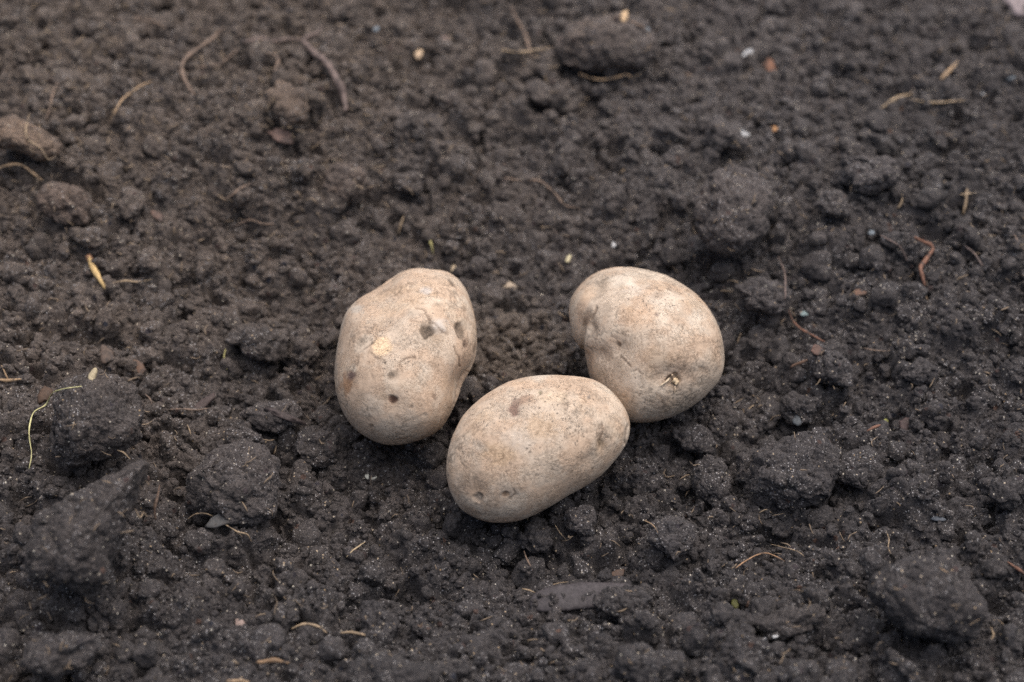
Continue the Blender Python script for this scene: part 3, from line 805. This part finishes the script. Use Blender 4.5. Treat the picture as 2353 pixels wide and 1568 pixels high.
def drape(pts, width, seed, lift=0.15, taper=.6, kink=.45, flat=.75):
    pp = spline(pts, 4.0); r = np.random.default_rng(seed)
    ph = r.uniform(0, 50); s = np.arange(len(pp)) * .12
    pp = pp + width * kink * np.stack([noise2(s + ph, s * 0, seed), noise2(s + ph + 90, s * 0, seed)], 1)
    t = hit(pp[:, 0], pp[:, 1])
    k = 4; tm = np.array([t[max(0, i - k):i + k + 1].min() for i in range(len(t))])
    tp = np.r_[[tm[0]] * 6, tm, [tm[-1]] * 6]; w = np.exp(-.5 * (np.arange(-6, 7) / 3.) ** 2); w /= w.sum(); tm = np.convolve(tp, w, 'valid')
    rad = width / 2 * KPX * tm.mean()
    Q = world_at(pp[:, 0], pp[:, 1], tm - rad * (lift + .9 * noise2(s * 1.1 + ph, s * 0, seed + 5)))
    u = np.linspace(0, 1, len(pp))
    rr = rad * (1 - taper * np.abs(2 * u - 1) ** 2) * (1 + .30 * noise2(s * 2.5 + ph, s * 0, seed + 1))
    return tube(Q, rr, 8, flat)

def fibre(name, pts, width, col, label, cat, group=None, dirt=.35, branches=(), **kw):
    seed = len(bpy.data.objects)
    V, F = drape(pts, width, seed, **kw)
    mat = bit_material(name, col, dirt)
    org = V.mean(0); org[2] = V[:, 2].min()
    me = pymesh(name, V - org, F, mat)
    o = add(name, me, org, label=label, cat=cat, group=group)
    for b in branches:
        Vb, Fb = drape(b, max(width * .6, 2.0), seed + 77, **kw)
        add('side_root', pymesh('side_root', Vb - org, Fb, mat), (0, 0, 0), parent=o)
    return o

STRAW, ROOT, DARKROOT, RED, YEL, TANC = (.38, .28, .18), (.22, .155, .115), (.19, .14, .122), (.20, .10, .066), (.60, .56, .28), (.42, .285, .17)
GR, GS = 'root fibres on the soil', 'bits of straw on the soil'
FIB = [
 ('root', [(690, 92), (735, 135), (772, 185), (792, 255)], 15, DARKROOT, 'thick dark root curving down, upper left', 'root', GR, [[(690, 92), (640, 90), (560, 95)], [(690, 92), (725, 78), (745, 58)]]),
 ('root', [(520, 66), (480, 92), (445, 118), (420, 152), (428, 185), (450, 222)], 9, ROOT, 'brown forked looking root left of the thick dark root', 'root', GR, []),
 ('root', [(348, 185), (315, 200), (285, 228), (262, 262), (248, 292)], 7, TANC, 'thin tan root arching down, left of the forked brown root', 'root', GR, []),
 ('root', [(136, 182), (122, 215), (116, 245), (106, 278)], 7, ROOT, 'short upright brown root near the upper left corner', 'root', GR, []),
 ('root', [(268, 44), (315, 42), (350, 48), (382, 66)], 8, ROOT, 'pale brown root at the top edge, upper left', 'root', GR, []),
 ('root', [(602, 122), (628, 130), (638, 142), (630, 178)], 7, ROOT, 'small hook shaped root inside the curve of the thick dark root', 'root', GR, []),
 ('root', [(450, 155), (500, 150), (535, 122), (545, 112)], 6, ROOT, 'curved thin root below the forked brown root', 'root', GR, []),
 ('root', [(1172, 16), (1188, 50), (1212, 92), (1222, 132)], 11, ROOT, 'greyish stem standing aslant at the top, left of the blurry rounded clod', 'root', GR, []),
 ('straw', [(1150, 112), (1200, 119), (1266, 113)], 8, STRAW, 'tan straw lying across the slanted stem near the top', 'straw', GS, [[(1222, 130), (1268, 135)]]),
 ('root', [(-12, 398), (6, 382), (45, 379), (75, 398), (98, 416)], 9, TANC, 'arched tan root at the left edge above the grainy clod', 'root', GR, []),
 ('root', [(66, 262), (58, 300), (66, 322), (92, 340), (110, 365), (125, 362)], 5, STRAW, 'thin branching root lying on the flat slab at the left edge', 'root', GR, [[(92, 285), (88, 322), (78, 330)]]),
 ('root', [(68, 1078), (72, 1040), (66, 985), (78, 950), (104, 930), (118, 905), (140, 895), (188, 888)], 5.0, YEL, 'bright yellow thin root winding down the big left clod', 'root', GR, []),
 ('straw', [(250, 652), (285, 644), (318, 647), (352, 641)], 7, STRAW, 'short flat straw beside the pale shoot at the left', 'straw', GS, []),
 ('root', [(-10, 872), (20, 876), (46, 874)], 10, TANC, 'orange brown twig stub at the left edge', 'twig', GR, [[(20, 872), (8, 850), (2, 840)]]),
 ('root', [(430, 1196), (448, 1182), (470, 1180), (488, 1186)], 5, STRAW, 'pale root left of the grey chip on the broad clod', 'root', GR, []),
 ('root', [(496, 1188), (520, 1208), (545, 1222), (568, 1228), (580, 1245)], 5, STRAW, 'pale root bending down right of the grey chip', 'root', GR, []),
 ('straw', [(795, 1280), (812, 1264), (838, 1247)], 5, (.55, .42, .26), 'pale short straw in the foreground below the left potato', 'straw', GS, []),
 ('straw', [(668, 1448), (702, 1432), (728, 1440), (750, 1456)], 9, STRAW, 'curved tan straw beside the finger shaped clod', 'straw', GS, []),
 ('straw', [(780, 1452), (815, 1456), (845, 1464)], 9, STRAW, 'frayed tan straw left of the foreground rounded clod', 'straw', GS, []),
 ('root', [(1690, 1306), (1712, 1290), (1740, 1275), (1768, 1272), (1806, 1292)], 4.5, (.42, .25, .14), 'arched orange root in the right foreground', 'root', GR, []),
 ('root', [(1203, 1264), (1212, 1288), (1224, 1312)], 5, ROOT, 'thin brown stalk in a gap below the front potato', 'stalk', GR, []),
 ('root', [(1275, 1205), (1286, 1222), (1302, 1240)], 4, STRAW, 'tiny pale root just below the front potato', 'root', GR, []),
 ('root', [(2036, 1222), (2042, 1240), (2040, 1258), (2046, 1272)], 4, STRAW, 'tiny upright yellowish root above the big blocky clod', 'root', GR, []),
 ('root', [(1812, 712), (1822, 735), (1838, 752), (1866, 770), (1896, 788)], 7, RED, 'reddish root slanting down, right of the right potato', 'root', GR, []),
 ('root', [(1788, 590), (1804, 625), (1806, 655), (1802, 690)], 7, DARKROOT, 'dark wavy root above the reddish slanting root', 'root', GR, []),
 ('bark_strip', [(2105, 548), (2142, 572), (2128, 596), (2114, 618), (2122, 658)], 16, RED, 'bent reddish brown bark strip at the right', 'bark', None, []),
 ('straw', [(2114, 666), (2122, 678), (2131, 692)], 6, TANC, 'tan splinter just below the bent bark strip', 'straw', GS, []),
 ('straw', [(2022, 248), (2052, 228), (2094, 216)], 9, STRAW, 'pale straw slanting up at the upper right', 'straw', GS, []),
 ('straw', [(2090, 228), (2130, 236), (2165, 234), (2215, 230)], 8, STRAW, 'wavy pale straw next to the slanting one, upper right', 'straw', GS, []),
 ('straw', [(2164, 180), (2182, 162), (2198, 145)], 13, TANC, 'thick tan stub of straw near the upper right corner', 'straw', GS, []),
 ('root', [(2215, 492), (2222, 462), (2226, 428)], 9, STRAW, 'cross shaped pale root, right side', 'root', GR, [[(2203, 446), (2234, 443)]]),
 ('root', [(1150, 405), (1200, 414), (1240, 416), (1268, 440), (1300, 470), (1332, 482)], 8, ROOT, 'long brown root between the two rear potatoes, further back', 'root', GR, []),
 ('root', [(510, 462), (540, 440), (556, 432), (575, 424)], 8, ROOT, 'brown root scrap above the middle of the left slope', 'root', GR, []),
 ('straw', [(530, 522), (568, 508), (600, 512), (628, 514)], 7, ROOT, 'brownish straw left of and above the left potato', 'straw', GS, []),
 ('leaf_scrap', [(980, 540), (990, 562), (997, 585)], 8, (.45, .40, .17), 'yellow green leaf scrap behind the left potato', 'leaf scrap', None, []),
 ('straw', [(930, 496), (922, 515), (916, 535)], 7, STRAW, 'upright pale straw scrap left of the yellow green leaf scrap', 'straw', GS, []),
 ('leaf_scrap', [(518, 802), (514, 822), (521, 848)], 6, (.42, .37, .15), 'tiny yellow plant scrap left of the left potato', 'plant scrap', None, []),
 ('root', [(378, 943), (420, 940), (452, 942), (484, 938)], 6, ROOT, 'dark horizontal twig between the big left clod and the ridge', 'twig', GR, []),
 ('root', [(268, 1036), (282, 1042), (292, 1052), (300, 1058)], 6, STRAW, 'pale root above the ridge of the jagged wedge clod', 'root', GR, []),
 ('root', [(366, 1112), (360, 1150), (356, 1196)], 11, (.13, .085, .06), 'dark brown upright stalk between the wedge clod and the broad clod', 'stalk', GR, []),
 ('root', [(312, 1170), (322, 1190), (332, 1174)], 4, STRAW, 'tiny hooked pale root right of the wedge clod', 'root', GR, []),
 ('root', [(2318, 1290), (2334, 1302), (2360, 1322)], 10, RED, 'reddish twig at the right edge beside the big blocky clod', 'twig', GR, []),
 ('straw', [(588, 1524), (625, 1519), (664, 1526)], 15, (.26, .165, .095), 'orange brown blurred stick at the bottom edge', 'stick', None, []),
 ('straw', [(520, 1566), (548, 1562), (575, 1568)], 12, TANC, 'tan scrap cut by the bottom edge', 'straw', GS, []),
 ('root', [(1690, 956), (1712, 945), (1732, 932)], 5, STRAW, 'pale thin straw just right of the lower right potato edge', 'straw', GS, []),
 ('root', [(1818, 846), (1834, 836), (1852, 824)], 11, (.26, .16, .11), 'reddish splinter lying right of the right potato', 'splinter', None, []),
 ('root', [(1992, 992), (2008, 984), (2024, 976)], 9, RED, 'rusty splinter with a green tip right of the peaked clod', 'splinter', None, []),
 ('root', [(430, 975), (436, 990), (438, 1004)], 5, STRAW, 'tiny upright root left of the broad clod', 'root', GR, []),
 ('root', [(332, 905), (344, 916), (350, 932)], 5, ROOT, 'tiny brown root on the right shoulder of the big left clod', 'root', GR, []),
 ('root', [(1980, 800), (2010, 806), (2040, 808)], 5, ROOT, 'thin brown root above the grainy right clod', 'root', GR, []),
 ('root', [(2330, 540), (2342, 562), (2354, 575)], 6, ROOT, 'thin brown root at the right edge, mid height', 'root', GR, []),
 ('root', [(1415, 35), (1440, 44), (1470, 58), (1492, 72)], 7, ROOT, 'thin root on top of the blurry rounded clod', 'root', GR, []),
 ('root', [(1330, 170), (1380, 184), (1440, 172), (1450, 180)], 7, TANC, 'tan root under the blurry rounded clod', 'root', GR, []),
 ('root', [(2020, 540), (2060, 560), (2085, 600)], 6, DARKROOT, 'dark thin root left of the bent bark strip', 'root', GR, []),
 ('root', [(2215, 562), (2240, 585), (2256, 612)], 8, DARKROOT, 'dark wavy root right of the bent bark strip', 'root', GR, []),
 ('root', [(2062, 480), (2070, 465), (2072, 455)], 7, STRAW, 'short pale hooked straw beside the dark crevice', 'straw', GS, []),
 ('straw', [(1198, 1352), (1216, 1356), (1230, 1362)], 5, STRAW, 'tiny straw left of the dark bark strip', 'straw', GS, []),
 ('straw', [(1262, 1345), (1290, 1338), (1318, 1336)], 4, STRAW, 'tiny straw lying on the top edge of the dark bark strip', 'straw', GS, []),
 ('straw', [(2160, 1305), (2170, 1312), (2180, 1318)], 5, TANC, 'tiny tan straw on top of the big blocky clod', 'straw', GS, []),
 ('root', [(2275, 1440), (2282, 1460), (2272, 1480)], 6, STRAW, 'pale curled root right of the big blocky clod', 'root', GR, []),
 ('root', [(1480, 1196), (1500, 1206), (1512, 1225)], 3.6, TANC, 'hair thin curled root right of the front potato', 'root', GR, []),
 ('root', [(1745, 1180), (1762, 1172), (1775, 1180)], 3.6, STRAW, 'hair thin root at the foot of the big peaked clod', 'root', GR, []),
 ('root', [(1770, 1250), (1800, 1258), (1830, 1266), (1850, 1280)], 3.6, STRAW, 'hair thin root above the arched orange root', 'root', GR, []),
]
for nm, pts, w, col, lab, cat, grp, br in FIB:
    w *= .72 if 'thick dark' not in lab else 1.15
    fibre(nm, pts, w, col, lab, cat, grp, branches=br, dirt=.10 if 'yellow thin' in lab else .42, lift=1.0 if 'thick dark' in lab or 'yellow thin' in lab else .55)

def scrap(name, cx, cy, length, width, ang, col, label, cat, group=None, thick=.5, dirt=.35, boxy=.9, pts=None, sub=4, wob=.16, rise=.30):
    seed = len(bpy.data.objects)
    if name == 'wood_chip': thick, boxy, wob, dirt, col = .42, .60, .30, .5, tuple(v * .72 for v in col)
    if name == 'pebble' and length < 60: length, width, rise = length * .85, width * .85, .05
    outl = pts if pts is not None else ring(cx, cy, length, width, ang, seed, 16, wob)
    t = float(np.median(hit([cx, cx + 4, cx - 4], [cy, cy + 3, cy + 3])))
    D = width / 2 * KPX * t * thick
    P, F, C, _ = body(outl, (cx, cy), t - D * rise, 0, -.55, D, sub, 2.5, boxy)
    L = P - C; nrm = vnormals(P, F); sz = width * KPX * t
    P = P + nrm * (fbm3(L / (sz * .5) + seed, 3, seed) * sz * .06)[:, None]
    org = np.array([C[0], C[1], P[:, 2].min()])
    return add(name, mesh_np(name, P - org, F, True, None, bit_material(name, col, dirt)), org, label=label, cat=cat, group=group)

GP, GC = 'small pebbles on the soil', 'wood chips on the soil'
WHITE, BLUISH, PINK, ORANGE, CHIP = (.50, .50, .50), (.17, .20, .225), (.30, .20, .165), (.28, .13, .075), (.22, .125, .08)
for a in [
 ('pebble', 1018, 98, 40, 36, 20, PINK, 'round pinkish pebble near the top, left of centre', 'pebble', GP),
 ('seed', 962, 120, 20, 38, 15, (.55, .40, .26), 'upright pale seed beside the round pinkish pebble', 'seed', None),
 ('pebble', 1718, 122, 30, 18, -35, WHITE, 'bright white pebble at the top right', 'pebble', GP),
 ('wood_chip', 1770, 155, 28, 42, -10, ORANGE, 'orange brown chip near the bright white pebble', 'wood chip', GC),
 ('pebble', 1712, 307, 32, 16, 28, WHITE, 'slim white pebble below the orange brown chip', 'pebble', GP),
 ('pebble', 864, 67, 18, 14, 0, BLUISH, 'tiny pale blue pebble near the top, left of centre', 'pebble', GP),
 ('seed', 1435, 38, 18, 32, 10, (.55, .38, .22), 'tan seed on top of the blurry rounded clod', 'seed', None),
 ('pebble', 1487, 68, 14, 14, 0, BLUISH, 'tiny bluish pebble on the right of the blurry rounded clod', 'pebble', GP),
 ('pebble', 2258, 213, 38, 14, 30, WHITE, 'slim white pebble near the right edge, upper right', 'pebble', GP),
 ('pebble', 2320, 177, 28, 18, 10, BLUISH, 'pale blue pebble near the upper right corner', 'pebble', GP),
 ('pebble', 1778, 297, 20, 18, 0, (.45, .24, .11), 'tiny orange pebble right of the slim white pebble', 'pebble', GP),
 ('pebble', 1848, 721, 24, 14, 10, (.20, .26, .26), 'teal grey pebble above the reddish slanting root', 'pebble', GP),
 ('pebble', 1409, 563, 18, 14, 30, WHITE, 'tiny white pebble above the right potato', 'pebble', GP),
 ('seed', 1306, 595, 10, 24, 25, (.62, .54, .34), 'pale cream seed left of the right potato', 'seed', None),
 ('pebble', 852, 1096, 32, 18, 10, (.55, .53, .45), 'whitish crumbly pebble between the left and front potatoes', 'pebble', GP),
 ('wood_chip', 645, 312, 64, 27, 20, (.34, .215, .17), 'pinkish wood chip on the upper left slope', 'wood chip', GC),
 ('wood_chip', 320, 843, 34, 24, 40, CHIP, 'reddish square wood chip above the big left clod', 'wood chip', GC),
 ('wood_chip', 362, 496, 30, 20, 30, (.22, .14, .11), 'small reddish chip on the left slope', 'wood chip', GC),
 ('wood_chip', 245, 816, 40, 34, 40, (.15, .105, .08), 'dark brown flaky chip left of the reddish square chip', 'wood chip', GC),
 ('seed', 213, 865, 18, 40, 22, (.40, .33, .21), 'tan ridged seed standing on the big left clod', 'seed', None),
 ('seed', 103, 908, 30, 42, 35, (.085, .052, .034), 'dark brown ridged seed beside the yellow root', 'seed', None),
 ('wood_chip', 1880, 806, 40, 22, 10, (.19, .11, .085), 'dull red chip right of the right potato', 'wood chip', GC),
 ('wood_chip', 1975, 673, 26, 16, 10, (.24, .13, .085), 'small rusty chip on the right slope', 'wood chip', GC),
 ('pebble', 2156, 1193, 48, 12, 4, (.075, .085, .10), 'thin dark slate sliver at the right', 'pebble', GP),
 ('pebble', 1832, 966, 26, 30, 0, (.085, .095, .105), 'blue grey pebble at the top of the peaked clod', 'pebble', GP),
 ('wood_chip', 2080, 975, 26, 34, 0, (.12, .08, .075), 'dark plum chip right of the rusty splinter', 'wood chip', GC),
 ('leaf_scrap', 2036, 968, 14, 12, 0, (.24, .24, .07), 'tiny yellow green scrap at the tip of the rusty splinter', 'leaf scrap', None),
 ('pebble', 1782, 1462, 20, 11, -20, WHITE, 'tiny white pebble left of the low slanted brown clod', 'pebble', GP),
 ('leaf_scrap', 1690, 1386, 20, 28, 0, (.11, .11, .035), 'dark olive scrap in the right foreground', 'leaf scrap', None),
 ('wood_chip', 1718, 1375, 10, 40, 8, (.17, .10, .07), 'narrow brown chip beside the dark olive scrap', 'wood chip', GC),
 ('stone_chip', 510, 1194, 92, 42, -30, (.085, .083, .082), 'flat grey stone chip set in the broad crumbly clod', 'stone chip', GP, .25, .5, .6, [(468, 1214), (486, 1190), (512, 1174), (540, 1178), (556, 1164), (548, 1190), (530, 1202), (500, 1212)]),
 ('wood_chip', 1420, 1318, 30, 22, 0, (.15, .095, .07), 'dark brown chip above the rounded clod by the bark strip', 'wood chip', GC),
 ('pebble', 552, 1432, 30, 24, 20, (.30, .22, .19), 'pinkish brown pebble left of the finger shaped clod', 'pebble', GP),
 ('pebble', 1438, 1332, 1, 1, 0, WHITE, None, 'pebble', GP),
 ('pebble', 2342, 8, 70, 60, 20, (.33, .27, .27), 'large pale pinkish stone cut by the upper right corner', 'stone', GP),
 ('seed', 1165, 655, 52, 18, 15, (.42, .33, .24), 'flat pale husk between the two rear potatoes', 'husk', None),
 ('wood_chip', 1165, 1180, 1, 1, 0, CHIP, None, 'wood chip', GC),
 ('wood_chip', 905, 100, 1, 1, 0, CHIP, None, 'wood chip', GC),
 ('pebble', 1042, 618, 16, 22, 0, (.46, .36, .24), 'small tan pebble touching the top of the left potato', 'pebble', GP),
 ('pebble', 2002, 535, 22, 14, 0, BLUISH, 'pale blue grey pebble on the right slope', 'pebble', GP),
 ('pebble', 1918, 1178, 1, 1, 0, BLUISH, None, 'pebble', GP),
 ('wood_chip', 1490, 1120, 1, 1, 0, BLUISH, None, 'wood chip', GC),
]:
    if a[7] is None: continue
    scrap(*a)
# the pale shoot with a brown bud end, at the left
V, F = drape([(204, 590), (212, 612), (226, 636), (242, 664)], 13, 5, taper=.6, kink=.05, lift=.6)
org = V.mean(0); org[2] = V[:, 2].min()
sh = add('shoot', pymesh('shoot', V - org, F, bit_material('shoot', (.55, .38, .17), .12)), org, label='pale yellow shoot with a brown tip at the left', cat='shoot')
V, F = drape([(202, 586), (208, 600), (214, 614)], 14, 6, taper=.3, kink=.05, lift=.7)
add('bud_tip', pymesh('bud_tip', V - org, F, bit_material('bud_tip', (.27, .15, .09), .2)), (0, 0, 0), parent=sh)
# dark bark strip half buried in the foreground
scrap('bark_strip', 1335, 1372, 250, 66, -4, (.060, .052, .054), 'dark flat bark strip half buried in the foreground soil', 'bark', None, thick=.45, dirt=.05, boxy=.6,
      pts=[(1215, 1400), (1222, 1365), (1270, 1345), (1330, 1338), (1400, 1340), (1455, 1338), (1450, 1390), (1380, 1396), (1310, 1402), (1240, 1408)], sub=5, rise=1.1)
scrap('bark_strip', 655, 957, 110, 16, 20, (.06, .045, .042), 'dark wood sliver on the ridge left of the left potato', 'bark', None, thick=.7, dirt=.1, boxy=.7)
scrap('bark_strip', 470, 925, 70, 18, -38, (.07, .05, .045), 'dark wood sliver leaning left of the ridge', 'bark', None, thick=.7, dirt=.1, boxy=.7)

# pale stub and side root on the stem scar of the right potato
ob, P, F, C = pot[1]
px, py, tt = project(P)
def on_potato(x, y):
    cx, cy = q2(x, y); d = np.hypot(px - cx, py - cy); k = np.argsort(d)[:30]; return cx, cy, tt[k].min()
def potato_root(name, pts, w, col, lift):
    pp = [on_potato(*p) for p in pts]
    Q = np.array([world_at(a, b, t - lift) for a, b, t in pp])
    s = np.linspace(0, len(Q) - 1, 16); Q = np.stack([np.interp(s, np.arange(len(Q)), Q[:, k]) for k in range(3)], 1)
    V, F2 = tube(Q, np.full(16, w) * (1 - .4 * np.linspace(0, 1, 16)), 8)
    add(name, pymesh(name, V - np.array(ob.location), F2, bit_material(name, col, .05)), (0, 0, 0), parent=ob)
potato_root('stem_stub', [(1030, 1085), (1050, 1098), (1072, 1112)], .0012, (.62, .47, .30), .0004)
potato_root('stem_stub', [(1050, 1080), (1060, 1110), (1048, 1128)], .0008, (.62, .47, .30), .0006)
potato_root('root_hair', [(1000, 1075), (975, 1100), (945, 1122), (922, 1140)], .00042, (.60, .48, .34), .0004)
potato_root('root_hair', [(1022, 1045), (1026, 1062), (1034, 1082)], .00035, (.52, .40, .28), .0004)
potato_root('root_hair', [(1044, 1140), (1046, 1170), (1040, 1200)], .0003, (.48, .37, .26), .0003)

# hair fine root threads strewn through the soil, uncountable
r = np.random.default_rng(99); Vs, Fs, nb = [], [], 0
for k in range(760):
    x, y = (r.uniform(0, PW), r.uniform(0, PH)) if k < 520 else (r.uniform(0, 900), r.uniform(0, 560)); a = r.uniform(0, 6.28); ln = r.uniform(10, 34)
    pts = [(x, y), (x + math.cos(a) * ln * .5 + r.normal(0, 3), y + math.sin(a) * ln * .4 + r.normal(0, 3)), (x + math.cos(a) * ln, y + math.sin(a) * ln * .8)]
    t0 = hit([x], [y])[0]; Q0 = world_at(x, y, t0); i, j = idx(Q0[:1], Q0[1:2])
    if under[i, j][0] < 5: continue
    V, F = drape(pts, r.uniform(1.6, 3.4), 1000 + k, lift=.6, kink=.8)
    Vs.append(V); Fs += [tuple(v + nb for v in f) for f in F]; nb += len(V)
add('root_threads', pymesh('root_threads', np.vstack(Vs), Fs, bit_material('root_threads', (.27, .20, .135), .45)), kind='stuff')

# ------------------------------------------------------------------ light: bright overcast
w = bpy.data.worlds.new("World"); SC.world = w; w.use_nodes = True
nt = w.node_tree; bg = nt.nodes["Background"]; sky = nt.nodes.new("ShaderNodeTexSky")
sky.sky_type = 'NISHITA'; sky.sun_disc = False
SUN_EL, SUN_AZ = math.radians(74), math.radians(50)      # from behind the potatoes, a little to the right
sky.sun_elevation = SUN_EL; sky.sun_rotation = SUN_AZ; sky.dust_density = 6; sky.air_density = 1.0; sky.ozone_density = .6
nt.links.new(sky.outputs[0], bg.inputs[0]); bg.inputs[1].default_value = .085
ld = bpy.data.lights.new("sun", 'SUN'); ld.energy = 1.5; ld.angle = math.radians(100); ld.color = (1, .98, .955)
sun = bpy.data.objects.new("sun", ld); COL.objects.link(sun)
sd = Vector((math.sin(SUN_AZ) * math.cos(SUN_EL), math.cos(SUN_AZ) * math.cos(SUN_EL), math.sin(SUN_EL)))
sun.rotation_euler = (-sd).to_track_quat('-Z', 'Y').to_euler(); sun.location = sd * 3

cd = bpy.data.cameras.new("camera"); cam = bpy.data.objects.new("camera", cd); COL.objects.link(cam)
cd.lens = LENS; cd.sensor_width = SENSOR; cd.clip_start = .01; cd.clip_end = 50
cam.location = CAM; cam.rotation_euler = (math.radians(90) - PITCH, 0, 0)
cd.dof.use_dof = True; cd.dof.focus_distance = .705; cd.dof.aperture_fstop = 7.0
SC.camera = cam
vs = SC.view_settings; vs.view_transform = 'Standard'; vs.look = 'None'; vs.exposure = .78; vs.gamma = 1; vs.use_curve_mapping = False
SC.cycles.use_denoising = False
SC.cycles.max_bounces = 6
